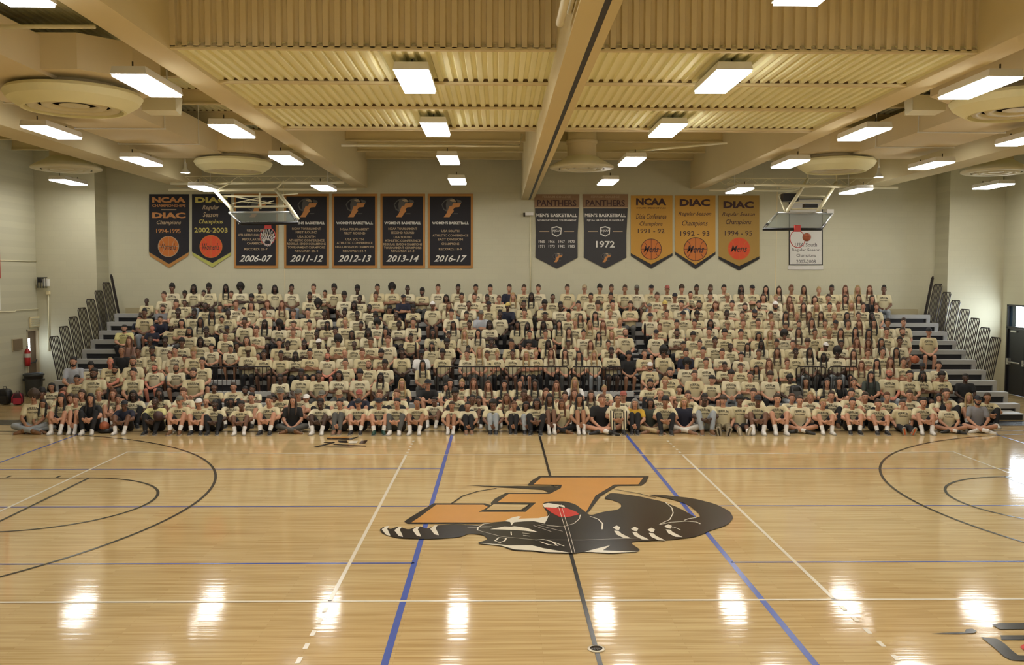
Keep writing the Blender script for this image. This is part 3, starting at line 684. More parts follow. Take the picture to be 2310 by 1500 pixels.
def mens(x0, x1, lab, sub, years, big):
    cx = (x0+x1)/2; b = Banner(lab, cx, 438)
    b.panel('cloth', [(x0+2, 470), (x1-1, 470), (x1-4, 530), (x1-4, 581), (cx, 606), (x0+3, 581), (x0+4, 530)], M_bk2); b.panel('trim', [(x0, 438), (x1, 438), (x1-.5, 467), (x0+1, 467)], M_brn)
    b.panel('border', [(x0+1, 467), (x1, 467), (x1, 470), (x0+1, 470)], M_btx)
    b.text('FERRUM COLLEGE', cx, 444, 5, 64, M_btx); b.text('PANTHERS', cx, 458, 14, 88, M_mar, 0, .02); b.text("MEN'S BASKETBALL", cx, 485.5, 8, 92, M_bwt, 0, .03)
    b.text(sub, cx, 497.5, 5, 88 if 'TOUR' in sub else 82, M_bwt)
    f = b.flat
    f('emblem', [(cx-12, 513), (cx, 510), (cx+11, 514), (cx+10, 528), (cx, 534), (cx-11, 529)], M_bwt, .004); f('emblem', [(cx-10, 515), (cx, 512.5), (cx+9, 516), (cx+8, 527), (cx, 531.5), (cx-9, 527)], M_bk2, .005)
    b.text('NJCAA', cx, 521, 6, 17, M_bwt, 0, .02, 'emblem', .006)
    for s in (-1, 1): f('divider_line', [(cx+s*17-(0 if s > 0 else 0), 521.5), (cx+s*39, 521.5), (cx+s*39, 523), (cx+s*17, 523)], M_btx, .004)
    if big: b.text('1972', cx, 551, 15, 42, M_bwt, 0, .02)
    else:
        for r, row in enumerate(years):
            for k, yv in enumerate(row): b.text(yv, cx-34+22.5*k, 545+r*10.5, 6, 14, M_bwt)
    emblem(b, cx+1, 580, .5); b.done()
mens(1205, 1307, "men's basketball black pennant listing eight tournament years from 1965 to 1985", 'NJCAA NATIONAL TOURNAMENT', [['1965', '1966', '1967', '1970'], ['1971', '1973', '1982', '1985']], False)
mens(1314, 1417, "men's basketball black pennant with the large year 1972", 'NJCAA NATIONAL RUNNER-UP', [], True)
def gold(x0, x1, tip, side, M, head, hy, rows, ball, lab, Mb):
    cx = (x0+x1)/2; b = Banner(lab, cx, 441); tx = ball[0]
    b.panel('cloth', pennant(x0, x1, 441, side, tip-9, tx), M); b.panel('trim', [(x0, side), (tx, tip-10), (x1, side), (x1, side+6), (tx, tip), (x0, side+6)], M_black)
    b.text(head, cx-1, hy, 16, 68, M_mar, 0, .05)
    for (s, y, h, wd, sh) in rows: b.text(s, cx-1, y, h, wd, M_mar, sh, .01)
    b.ball(ball[0], ball[1], ball[2], Mb, M_mar if ball[0] < 1650 else M_bco, 'Mens'); b.done()
gold(1423, 1517, 606, 571, M_gold, 'NCAA', 455, [('SOUTH REGIONALS', 469, 3.5, 66, 0), ('Dixie Conference', 488, 12, 68, .3), ('Champions', 506, 12, 52, .3), ('1991 - 92', 521, 10, 60, 0)], (1469, 562, 23), 'gold pennant reading NCAA Dixie Conference Champions 1991-92', M_bco)
gold(1523, 1614, 607, 568, M_gold, 'DIAC', 457, [('Regular Season', 483, 11, 74, .3), ('Champions', 505, 15, 58, .3), ('1992 - 93', 527, 11, 66, 0)], (1569, 562, 26), 'gold pennant reading DIAC Regular Season Champions 1992-93', M_bco)
gold(1621, 1713, 610, 578, M_gold2, 'DIAC', 462, [('Regular Season', 484, 10, 74, .3), ('Champions', 502, 14, 58, .3), ('1994 - 95', 526, 11, 62, 0)], (1667, 561, 25), 'darker gold pennant reading DIAC Regular Season Champions 1994-95', M_bred)
b = Banner('white banner dated 2007-2008 behind the right hoop', 1818, 448)
b.panel('border', [(1780, 448), (1856, 448), (1856, 598), (1780, 598)], M_bk); b.panel('cloth', [(1782, 450), (1853.5, 450), (1853.5, 596), (1782, 596)], M_bwh, .008, .009); b.panel('trim', [(1778, 599), (1857, 599), (1857, 608), (1778, 608)], M_bwh)
for s_, y, wd in (('USA South', 552, 50), ('Regular Season', 564.5, 64), ('Champions', 577, 44), ('2007-2008', 590, 44)): b.text(s_, 1818, y, 8.5, wd, mat('lettering_grey', (.13, .12, .12), .7), 0, .01, lift=.012)
b.done()

# ------------------------------------------------------------------ folded side basketball hoops
M_gl = mat('backboard_glass', (.20, .22, .19), .25, alpha=.45)
M_rim = mat('hoop_red', (.55, .04, .03), .4)
M_net = mat('net_white', (.70, .68, .66), .8)
M_ballo = mat('basketball_orange', (.42, .12, .05), .6, bump=.3, bscale=200)
def hoop(lab, A, Bq, Cq, Dq, dA, dB, ring, rd, arms, bars, name='basketball_hoop'):
    # A,B upper (far) edge pixels; C,D lower (near) edge pixels
    a, b_, c, d = bpy_(*A, D(dA)), bpy_(*Bq, D(dA)), bpy_(*Cq, D(dB)), bpy_(*Dq, D(dB))
    o0 = (a+b_+c+d)/4; t = empty(name, tuple(o0), lab, 'basketball hoop', 'folded basketball hoops'); L = lambda v: tuple(Vector(v)-o0)
    nrm = (b_-a).cross(d-a).normalized()
    bb = MB().mat(M_gl).slab([L(a), L(b_), L(c), L(d)], nrm*.012).build('backboard', t)
    fr = MB().mat(M_steel)
    fr.tube([L(a), L(b_)], .035, 8); fr.tube([L(b_), L(c)], .03, 8); fr.tube([L(a), L(d)], .03, 8); fr.build('backboard_frame', bb)
    MB().mat(M_black).tube([L(a+(d-a)*.7), L(d), L(c), L(b_+(c-b_)*.7)], .045, 8).build('edge_pad', bb)
    mid = (c+d)/2
    r = bpy_(*ring, D(rd)); sl_ = MB().mat(M_rim)
    pts = [(r.x+.225*math.cos(q), r.y+.05*math.sin(q), r.z+.26*math.sin(q)) for q in np.linspace(0, 2*math.pi, 33)[:-1]]
    sl_.tube([L(p) for p in pts], .011, 8, closed=True); global rimo; rimo = sl_.build('rim', t)
    MB().mat(M_rim).hexa([L(Vector((r.x-.09, r.y-.02, r.z+.22))), L(Vector((r.x+.09, r.y-.02, r.z+.22))), L(Vector((r.x+.09, r.y+.1, r.z+.22))), L(Vector((r.x-.09, r.y+.1, r.z+.22))),
                          L(Vector((r.x-.08, r.y-.02, r.z+.42))), L(Vector((r.x+.08, r.y-.02, r.z+.42))), L(Vector((r.x+.08, r.y+.1, r.z+.42))), L(Vector((r.x-.08, r.y+.1, r.z+.42)))]).build('rim_bracket', t)
    for ar in arms:
        MB().mat(M_cream).tube([L(bpy_(x, y, D(dd))) for x, y, dd in ar], .055, 8).build('support_arm', t)
    mb = MB().mat(M_cream)
    for rr, ar in bars: mb.tube([L(bpy_(x, y, D(dd))) for x, y, dd in ar], rr, 6)
    mb.build('cross_bracing', t)
    return t, L, r
t, L, r = hoop('folded up basketball hoop on the left, glass backboard seen nearly edge on', (517, 480), (656, 478), (672, 503), (545, 505), 28.2, 27.3, (604, 533), 27.35,
    [[(487, 432, 29.0), (520, 468, 28.4), (524, 480, 28.2)], [(622, 428, 29.0), (652, 465, 28.4), (672, 494, 27.8)]],
    [(.03, [(490, 430, 29), (622, 430, 29)]), (.03, [(500, 443, 29), (626, 443, 29)]), (.018, [(525, 459, 28.6), (590, 445, 29)]), (.018, [(530, 444, 29), (610, 458, 28.6)]), (.015, [(545, 455, 28.8), (640, 462, 28.6)]),
     (.04, [(530, 467, 28.4), (655, 466, 28.4)]), (.03, [(586, 436, 29), (588, 470, 28.4)]), (.018, [(586, 461, 28.5), (618, 453, 28.8)]), (.02, [(627, 440, 29), (672, 437, 29.4)]),
     (.028, [(525, 408, 29.2), (487, 432, 29)]), (.028, [(640, 408, 29.2), (622, 428, 29)])])
net = MB().mat(M_net)
for k in range(14):
    a0 = math.pi*2*k/14
    for s in (-1, 1):
        p0 = Vector((r.x+.22*math.cos(a0), r.y, r.z+.25*math.sin(a0))); p1 = Vector((r.x+.03+.13*math.cos(a0+s*.35), r.y-.12, r.z-.12+.13*math.sin(a0+s*.35))); p2 = Vector((r.x+.05+.1*math.cos(a0+s*.7), r.y-.22, r.z-.22+.09*math.sin(a0+s*.7)))
        net.tube([L(p0), L(p1), L(p2)], .007, 4)
net.build('net', rimo)
t, L, r = hoop('folded up basketball hoop on the right, glass backboard tilted towards the floor', (1754, 480), (1879, 481), (1852, 517), (1721, 517), 28.6, 27.7, (1799, 539), 27.6,
    [[(1822, 405, 29.6), (1776, 476, 28.4)], [(1887, 412, 29.6), (1845, 476, 28.4)]],
    [(.02, [(1790, 441, 29.4), (1865, 443, 29.4)]), (.012, [(1793, 456, 29), (1850, 456, 29)]), (.025, [(1785, 472, 28.5), (1860, 470, 28.5)]), (.02, [(1755, 440, 29.6), (1808, 425, 29.6)]),
     (.02, [(1757, 442, 29.6), (1770, 476, 28.5)]), (.028, [(1822, 405, 29.6), (1822, 390, 29.6)]), (.028, [(1887, 412, 29.6), (1887, 392, 29.6)]), (.03, [(1760, 425, 29.6), (1900, 418, 29.6)])])
MB().mat(M_black).box(L(bpy_(1767, 454, D(29.2))), L(bpy_(1795, 438, D(29.5)))).box(L(bpy_(1815, 468, D(28.7))), L(bpy_(1840, 461, D(28.9)))).build('winch', t)
MB().mat(M_fix).box(L(bpy_(1866, 481, D(28.5))), L(bpy_(1876, 473, D(28.7)))).build('bracket', t)
def basketball(name, c, r, lab, M=None, group=None):
    t = empty(name, tuple(c), lab, 'basketball', group)
    g = MB().mat(M or M_ballo).lathe([(r*math.sin(a)+1e-4, -r*math.cos(a)) for a in np.linspace(0, math.pi, 17)], n=28, cap=False); g.build('ball', t)
    s = MB().mat(M_black)
    for ax in range(3):
        pts = []
        for a in np.linspace(0, 2*math.pi, 33)[:-1]:
            p = [r*1.002*math.cos(a), r*1.002*math.sin(a), 0]; pts.append(tuple(p[(i+ax) % 3] for i in range(3)))
        s.tube(pts, r*.018, 4, closed=True)
    s.build('seams', t)
c = bpy_(1820, 535, D(27.55)); basketball('basketball', c, .125, 'orange basketball stuck beside the rim of the right hoop')
c = bpz(236, 976, 0); c.z = .16; basketball('basketball', c, .122, 'orange basketball on a black bag in front of the front row, left')
basketball('basketball', bpy_(357, 938, D(22.3)), .12, 'dark basketball held between the knees of the person in the pale yellow shirt', mat('basketball_dark', (.06, .03, .03), .6))
basketball('basketball', bpy_(2064, 811, D(26.35)), .12, 'orange basketball on the lap of a person near the right end of the crowd')
cb = bpz(1828, 968, 0); cb.z = .121; basketball('basketball', cb, .12, 'brown basketball on the floor between two people at the right of the front row', mat('basketball_brown', (.20, .10, .05), .6))
backpack(tuple(bpy_(1794, 899, D(24.05))), .8, M_black, mat('bag_trim_grey', (.10, .10, .10), .6), 'black backpack on the lap of a person right of the centre, behind the front rows')
t = empty('gym_bag', (c.x+.02, c.y+.06, 0), 'low black bag on the floor under the orange basketball', 'bag')
MB().mat(M_black).lathe([(.05, .0), (.17, .005), (.21, .05), (.17, .1), (.06, .115)], (0, 0, 0), 24).build('bag_body', t)

# ------------------------------------------------------------------ bleachers
BX0, BX1 = -13.85, 13.65
d0 = 25.3
def seat_z(i): return .345+.254*(i-1)
def row_y(i): return D(d0+.61*(i-1))
AISLES = [(8.0, .6)]
ax0, ax1 = bpy_(1408, 760, D(28)).x, bpy_(1447, 760, D(28)).x
t = empty('bleachers', (0, row_y(1), 0), 'grey telescopic bleachers filling the back of the gym', 'bleachers')
pi_ = Matrix.Translation(-t.location)
def bpart(mb, name, label=None):
    o = mb.build(name, t); o.matrix_parent_inverse = pi_
    if label: o['label'] = label
    return o
for i in range(1, 11):
    y, z = row_y(i), seat_z(i)
    ins = 0 if i > 3 else 0
    for a, b in ((BX0, ax0), (ax1, BX1)):
        bpart(MB().mat(M_bgrey).box((a, y-.03, z-.13), (b, y+.24, z)), 'seat_board')
    bpart(MB().mat(M_bgrey).box((BX0, y+.22, z-.16), (BX1, y+.62, z-.13)) if i < 10 else MB().mat(M_bgrey).box((BX0, y+.22, z-.16), (BX1, YW-.05, z-.13)), 'foot_deck')
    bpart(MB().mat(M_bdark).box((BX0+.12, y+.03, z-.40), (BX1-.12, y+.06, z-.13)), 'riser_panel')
    for xx in (BX0+.06, BX1-.06):
        bpart(MB().mat(M_bgrey).box((xx-.06, y-.02, z-.42), (xx+.06, y+.05, z-.13)), 'end_cap')
    # aisle steps
    bpart(MB().mat(M_bgrey).box((ax0+.02, y-.05, z-.16), (ax1-.02, y+.25, z-.13)).box((ax0+.02, y-.28, z-.29), (ax1-.02, y-.03, z-.26)), 'aisle_step')
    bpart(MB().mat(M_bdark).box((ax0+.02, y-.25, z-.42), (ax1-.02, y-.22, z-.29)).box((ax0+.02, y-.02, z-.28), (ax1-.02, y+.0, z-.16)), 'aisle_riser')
y10 = row_y(10)+.55
bpart(MB().mat(M_btan).box((BX0+.1, y10+.1, seat_z(10)-.13), (BX1-.1, YW-.02, seat_z(10)+.17)), 'back_panel', 'tan panel')
bpart(MB().mat(M_bgrey).box((BX0+.05, D(24.55), .0), (BX1-.3, D(25.25), .17)), 'bottom_step')
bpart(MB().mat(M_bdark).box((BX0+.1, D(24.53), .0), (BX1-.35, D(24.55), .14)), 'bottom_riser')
for s, xx in ((-1, BX0+.2), (1, BX1-.2)):
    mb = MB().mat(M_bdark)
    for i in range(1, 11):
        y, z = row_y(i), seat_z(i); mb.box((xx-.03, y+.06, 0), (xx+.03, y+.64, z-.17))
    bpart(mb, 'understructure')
# outward leaning end rails
def rail_panel(side, k):
    X = BX0-.02 if side < 0 else BX1+.02
    i = k+3
    y0, y1 = D(26.82+.615*k), D(26.82+.615*k+.56)
    zt, zb = 2.09+.262*k, 2.09+.262*k-1.32
    o = X+side*.24
    if k == 7: y1 = y0+.14; zt = 3.93; zb = 2.55
    lab = f"{['left','right'][side > 0]} end"
    r = .017; T = lambda y, f: (X+(o-X)*f, y, zb+(zt-zb)*f)
    e = empty('bleacher_end_rail', (X, y0, zb), f'{ORDW[k]} barred guard panel from the front at the {lab} of the bleachers', 'guard rail', f'guard panels at the {lab} of the bleachers')
    P = Matrix.Translation(-e.location)
    fr = MB().mat(M_rail)
    fr.tube([T(y0, 0), T(y0, .96), T(y0+.05, 1), T(y1-.05, 1), T(y1, .96), T(y1, 0)], r, 6); fr.tube([T(y0, 0), T(y1, 0)], r, 6)
    q = fr.build('frame', e); q.matrix_parent_inverse = P
    n = 5 if k < 7 else 1
    for j in range(1, n+1):
        y = y0+(y1-y0)*j/(n+1); q = MB().mat(M_rail).tube([T(y, 0), T(y, 1)], r*.8, 5).build('bar', e); q.matrix_parent_inverse = P
    q = MB().mat(M_rail).box((X-.02, y0+.03, zb-.22), (X+.02, y0+.09, zb+.02)).build('bracket', e); q.matrix_parent_inverse = P
ORDW = ['first', 'second', 'third', 'fourth', 'fifth', 'sixth', 'seventh', 'eighth', 'ninth', 'tenth', 'eleventh', 'twelfth', 'thirteenth', 'fourteenth', 'fifteenth', 'sixteenth', 'seventeenth', 'eighteenth', 'nineteenth']
for side in (-1, 1):
    for k in range(8): rail_panel(side, k)
# guard rails at the wheelchair bays
def guard(x0, x1, rl, rr, lab):
    Y = D(25.98); a = bpy_(x0, 827, Y); b = bpy_(x1, 827, Y); z0 = .45; zt = a.z
    e = empty('guard_rail', (a.x, Y, z0), lab, 'guard rail', 'black guard rails in front of the fourth row'); P = Matrix.Translation(-e.location)
    fr = MB().mat(M_rail)
    pts = [(a.x, Y, z0), (a.x, Y, zt-.06), (a.x+.05, Y, zt), (b.x-.05, Y, zt), (b.x, Y, zt-.06), (b.x, Y, z0)]
    fr.tube(pts, .022, 6); fr.tube([(a.x, Y, z0+.03), (b.x, Y, z0+.03)], .018, 6)
    q = fr.build('frame', e); q.matrix_parent_inverse = P
    n = int(round((b.x-a.x)/.125))
    for j in range(1, n):
        x = a.x+(b.x-a.x)*j/n; q = MB().mat(M_rail).tube([(x, Y, z0+.03), (x, Y, zt)], .011, 5).build('bar', e); q.matrix_parent_inverse = P
guard(470, 612, 1, 1, 'longest black guard rail, at the left among the crowd')
guard(985, 1130, 1, 0, 'black guard rail left of the centre aisle, below women in cream shirts')
guard(1137, 1282, 0, 1, 'black guard rail directly right of the rail left of centre')
guard(1290, 1358, 1, 1, 'short black guard rail in the centre group')
guard(1366, 1402, 1, 1, 'shortest black guard rail, beside the centre right aisle')
guard(1797, 1862, 1, 1, 'black guard rail on the right, left one of a pair')
guard(1870, 1935, 1, 1, 'black guard rail on the right, right one of a pair')
def aisle_loop(px, ptop, pbot, row, lab):
    Y = row_y(row)-.05; a = bpy_(px, ptop, Y); b = bpy_(px, pbot, Y)
    o = MB().mat(M_rail).tube([(a.x, Y, b.z), (a.x, Y, a.z-.05), (a.x, Y+.04, a.z), (a.x, Y+.14, a.z), (a.x, Y+.18, a.z-.05), (a.x, Y+.18, b.z)], .02, 8).build('aisle_handrail')
    tag(o, lab, 'handrail', 'aisle handrails')
aisle_loop(942, 728, 775, 6, 'upper black aisle handrail left of centre'); aisle_loop(937, 774, 806, 4, 'lower black aisle handrail left of centre')
aisle_loop(1456, 731, 775, 6, 'black aisle handrail beside the open aisle right of centre')

# ------------------------------------------------------------------ people
V = Vector
def caps(mb, p0, r0, p1, r1, n=10, h=3):
    p0, p1 = V(p0), V(p1); t = (p1-p0); t = t.normalized() if t.length > 1e-6 else V((0, 0, 1)); a = V((0, 0, 1)) if abs(t.z) < .9 else V((1, 0, 0))
    u = t.cross(a).normalized(); v = t.cross(u); rings = []
    for k in range(h+1):
        q = math.pi/2*k/h; rings.append((p0-t*r0*math.cos(q), max(r0*math.sin(q), 1e-4)))
    for k in range(h+1):
        q = math.pi/2*k/h; rings.append((p1+t*r1*math.sin(q), max(r1*math.cos(q), 1e-4)))
    vs = [c+(u*math.cos(2*math.pi*j/n)+v*math.sin(2*math.pi*j/n))*r for c, r in rings for j in range(n)]
    k = len(rings); fs = [(i*n+j, i*n+(j+1) % n, (i+1)*n+(j+1) % n, (i+1)*n+j) for i in range(k-1) for j in range(n)]
    fs += [tuple(range(n-1, -1, -1)), tuple((k-1)*n+j for j in range(n))]
    mb.add(vs, fs, True)
def ell(mb, c, r, n=14, k=8, rot=None):
    vs = []; c = V(c)
    for i in range(k+1):
        q = math.pi*i/k
        for j in range(n):
            p = V((r[0]*max(math.sin(q), 1e-3)*math.cos(2*math.pi*j/n), r[1]*max(math.sin(q), 1e-3)*math.sin(2*math.pi*j/n), -r[2]*math.cos(q)))
            if rot: p = rot @ p
            vs.append(c+p)
    fs = [(i*n+j, i*n+(j+1) % n, (i+1)*n+(j+1) % n, (i+1)*n+j) for i in range(k) for j in range(n)]
    fs += [tuple(range(n-1, -1, -1)), tuple(k*n+j for j in range(n))]
    mb.add(vs, fs, True)
def loft(mb, rings, n=20):   # (center, rx, ry)
    cs = [V(r[0]) for r in rings]; k = len(rings); vs = []
    for i, (c, rx, ry) in enumerate(rings):
        t = (cs[min(i+1, k-1)]-cs[max(i-1, 0)]).normalized(); x = V((1, 0, 0)); y = t.cross(x).normalized()
        for j in range(n):
            a = 2*math.pi*j/n; ca, sa = math.cos(a), math.sin(a)
            vs.append(cs[i]+x*rx*math.copysign(abs(ca)**.85, ca)+y*ry*math.copysign(abs(sa)**.9, sa))
    fs = [(i*n+j, i*n+(j+1) % n, (i+1)*n+(j+1) % n, (i+1)*n+j) for i in range(k-1) for j in range(n)]
    fs += [tuple(range(n-1, -1, -1)), tuple((k-1)*n+j for j in range(n))]
    mb.add(vs, fs, True)
def finish(mb, name, voxel, target, smooth=2):
    """union the overlapping volumes into one continuous surface, smooth and reduce it"""
    me = mb.mesh(name+'_raw'); bm = bmesh.new(); bm.from_mesh(me); bmesh.ops.recalc_face_normals(bm, faces=bm.faces); bm.to_mesh(me); bm.free()
    o = bpy.data.objects.new('tmp', me); COL.objects.link(o)
    r = o.modifiers.new('r', 'REMESH'); r.mode = 'VOXEL'; r.voxel_size = voxel; r.use_smooth_shade = True
    if smooth: s = o.modifiers.new('s', 'SMOOTH'); s.factor = .5; s.iterations = smooth
    dg = bpy.context.evaluated_depsgraph_get(); dg.update(); nf = len(o.evaluated_get(dg).data.polygons)*2
    d = o.modifiers.new('d', 'DECIMATE'); d.ratio = min(1, target/max(nf, 1))
    dg.update(); out = bpy.data.meshes.new_from_object(o.evaluated_get(dg)); out.name = name
    bpy.data.objects.remove(o); bpy.data.meshes.remove(me)
    out.materials.clear(); out.polygons.foreach_set('use_smooth', [True]*len(out.polygons)); return out
def mesh_np(me):
    co = np.empty(len(me.vertices)*3); me.vertices.foreach_get('co', co)
    return co.reshape(-1, 3), [tuple(p.vertices) for p in me.polygons], [p.material_index for p in me.polygons]
def join_mesh(name, me, mb, slots):
    co, fs, mi = mesh_np(me); n = len(co)
    nm = bpy.data.meshes.new(name); nm.from_pydata([tuple(c) for c in co]+mb.v, [], fs+[tuple(i+n for i in f) for f in mb.f])
    for s in slots: nm.materials.append(s)
    nm.polygons.foreach_set('material_index', [0]*len(fs)+[i+1 for i in mb.mi]); nm.polygons.foreach_set('use_smooth', [True]*len(nm.polygons)); nm.update()
    bpy.data.meshes.remove(me); return nm
SKINC = {'a': (.50, .26, .165), 'm': (.34, .17, .095), 'b': (.165, .080, .047), 'd': (.068, .036, .024)}
SKIN = {k: mat('skin_'+n, SKINC[k], .55, var=.06, vscale=12) for k, n in (('a', 'fair'), ('m', 'tan'), ('b', 'brown'), ('d', 'deep'))}
SKIN['p'] = mat('skin_pink', (.56, .21, .14), .55, var=.06, vscale=12)
HAIRC = {'k': (.012, .010, .009), 'n': (.048, .028, .016), 'r': (.115, .045, .020), 'y': (.36, .245, .11), 'g': (.22, .21, .19)}
HAIR = {k: mat('hair_'+n, HAIRC[k], .6, bump=.6, bscale=90) for k, n in (('k', 'black'), ('n', 'brown'), ('r', 'auburn'), ('y', 'blonde'), ('g', 'grey'))}
CAPC = {'w': (.72, .70, .68), 'k': (.015, .015, .02), 'g': (.13, .125, .10), 'n': (.36, .28, .16), 'r': (.33, .09, .07), 'y': (.55, .42, .12)}
CAPM = {k: mat('cap_'+n, CAPC[k], .7) for k, n in (('w', 'white'), ('k', 'black'), ('g', 'olive'), ('n', 'tan'), ('r', 'red'), ('y', 'yellow'))}
SH0 = [mat('shirt_cream', (.62, .55, .35), .85), mat('shirt_cream_pale', (.65, .585, .40), .85), mat('shirt_cream_warm', (.60, .52, .315), .85)]
SHY = mat('shirt_pale_yellow', (.64, .59, .27), .85)
SHM = {'K': mat('shirt_black', (.014, .014, .015), .85), 'N': mat('shirt_navy', (.018, .020, .038), .85), 'G': mat('shirt_grey', (.22, .22, .24), .85), 'W': mat('shirt_white', (.72, .71, .70), .85),
       'Y': mat('shirt_mustard', (.60, .37, .035), .85), 'C': mat('shirt_dark_green', (.05, .06, .05), .85), 'L': mat('shirt_light_grey', (.40, .42, .46), .85), 'P': mat('shirt_dusty_pink', (.36, .22, .17), .85)}
PTM = {'p': mat('trousers_black', (.012, .012, .014), .85), 'j': mat('jeans_light', (.30, .33, .36), .85, var=.2, vscale=9), 'g': mat('trousers_grey', (.09, .09, .085), .85), 'k': mat('trousers_khaki', (.42, .33, .19), .85),
       'w': mat('trousers_white', (.66, .63, .58), .85), 'b': mat('shorts_black', (.016, .015, .018), .85), 'c': mat('camo_trousers', (.20, .16, .09), .85, var=.8, vscale=14)}
def striped():
    M = mat('stripes_black_white', (.6, .55, .42), .85); nt = M.node_tree; b = nt.nodes['Principled BSDF']
    tc = nt.nodes.new('ShaderNodeTexCoord'); wv = nt.nodes.new('ShaderNodeTexWave'); wv.inputs['Scale'].default_value = 5.2; wv.bands_direction = 'X'
    rp = nt.nodes.new('ShaderNodeValToRGB'); rp.color_ramp.interpolation = 'CONSTANT'; rp.color_ramp.elements[0].color = (.02, .018, .018, 1); rp.color_ramp.elements[1].position = .5; rp.color_ramp.elements[1].color = (.62, .55, .38, 1)
    nt.links.new(tc.outputs['Object'], wv.inputs[0]); nt.links.new(wv.outputs[0], rp.inputs[0]); nt.links.new(rp.outputs[0], b.inputs['Base Color']); return M
PTM['z'] = striped()
SHOEM = {'w': mat('shoe_white', (.66, .64, .62), .5), 'k': mat('shoe_black', (.015, .015, .016), .5), 'n': mat('shoe_brown', (.16, .075, .03), .5), 'o': mat('shoe_orange', (.62, .13, .04), .5), 's': mat('sandal_tan', (.24, .13, .08), .6), 'g': mat('shoe_green', (.01, .05, .035), .5)}
M_sole = mat('shoe_sole', (.32, .30, .26), .6); M_sock = mat('sock_white', (.72, .70, .68), .8)
M_eye = mat('eye_white', (.62, .58, .52), .3); M_iris = mat('eye_dark', (.02, .012, .01), .3); M_lip = mat('lips', (.30, .09, .075), .5); M_brow = mat('eyebrow', (.03, .018, .012), .7)
M_print = mat('shirt_print', (.075, .065, .045), .8)

def add_head(mb, c):
    c = V(c)
    ell(mb, c+V((0, .018, .032)), (.076, .094, .088)); ell(mb, c+V((0, -.025, -.035)), (.060, .062, .066)); ell(mb, c+V((0, -.058, -.088)), (.026, .022, .020))
    ell(mb, c+V((0, -.05, .02)), (.064, .036, .055))
    caps(mb, c+V((0, -.084, .018)), .008, c+V((0, -.102, -.022)), .0135); ell(mb, c+V((0, -.078, -.055)), (.024, .014, .014))
    for s in (-1, 1): ell(mb, c+V((s*.078, .012, -.004)), (.010, .020, .031)); ell(mb, c+V((s*.034, -.058, -.018)), (.026, .018, .022))
def face_bits(c):
    c = V(c); mb = MB()
    for s in (-1, 1):
        mb.mat(M_eye); ell(mb, c+V((s*.030, -.0800, .012)), (.0145, .008, .0075), 10, 6)
        mb.mat(M_iris); ell(mb, c+V((s*.030, -.0865, .012)), (.0065, .004, .0068), 8, 6)
        mb.mat(M_brow); caps(mb, c+V((s*.014, -.0865, .034)), .0035, c+V((s*.046, -.078, .036)), .003, 6, 2)
    mb.mat(M_lip); ell(mb, c+V((0, -.0895, -.052)), (.022, .007, .0055), 12, 6); ell(mb, c+V((0, -.0885, -.0605)), (.018, .007, .0055), 12, 6)
    return mb
def add_hand(mb, wr, d, s, curl=45, sp=.9):
    wr, d, s = V(wr), V(d).normalized(), V(s); s = (s-d*s.dot(d)).normalized(); n = d.cross(s)
    if n.z > 0: n = -n
    for i, k in enumerate((.033, .011, -.011, -.033)):
        k0 = wr+d*.078+s*k; caps(mb, wr+s*k*.55, .017, k0, .0135, 8)
        L = (.036, .040, .037, .029)[i]; q = k0; dd = d
        for j in range(3):
            a = math.radians(curl*(j+.7)*.55); dd = d*math.cos(a)+n*math.sin(a); e = q+dd*L*(1, .72, .55)[j]; caps(mb, q, (.0095, .0088, .008)[j], e, (.0088, .008, .007)[j], 7, 2); q = e
    t0 = wr+d*.028+s*.026; t1 = t0+(d*.55+s*.8+n*.2).normalized()*.042; t2 = t1+(d*.9+s*.25+n*.4).normalized()*.032
    caps(mb, t0, .014, t1, .011, 8); caps(mb, t1, .011, t2, .0085, 8)
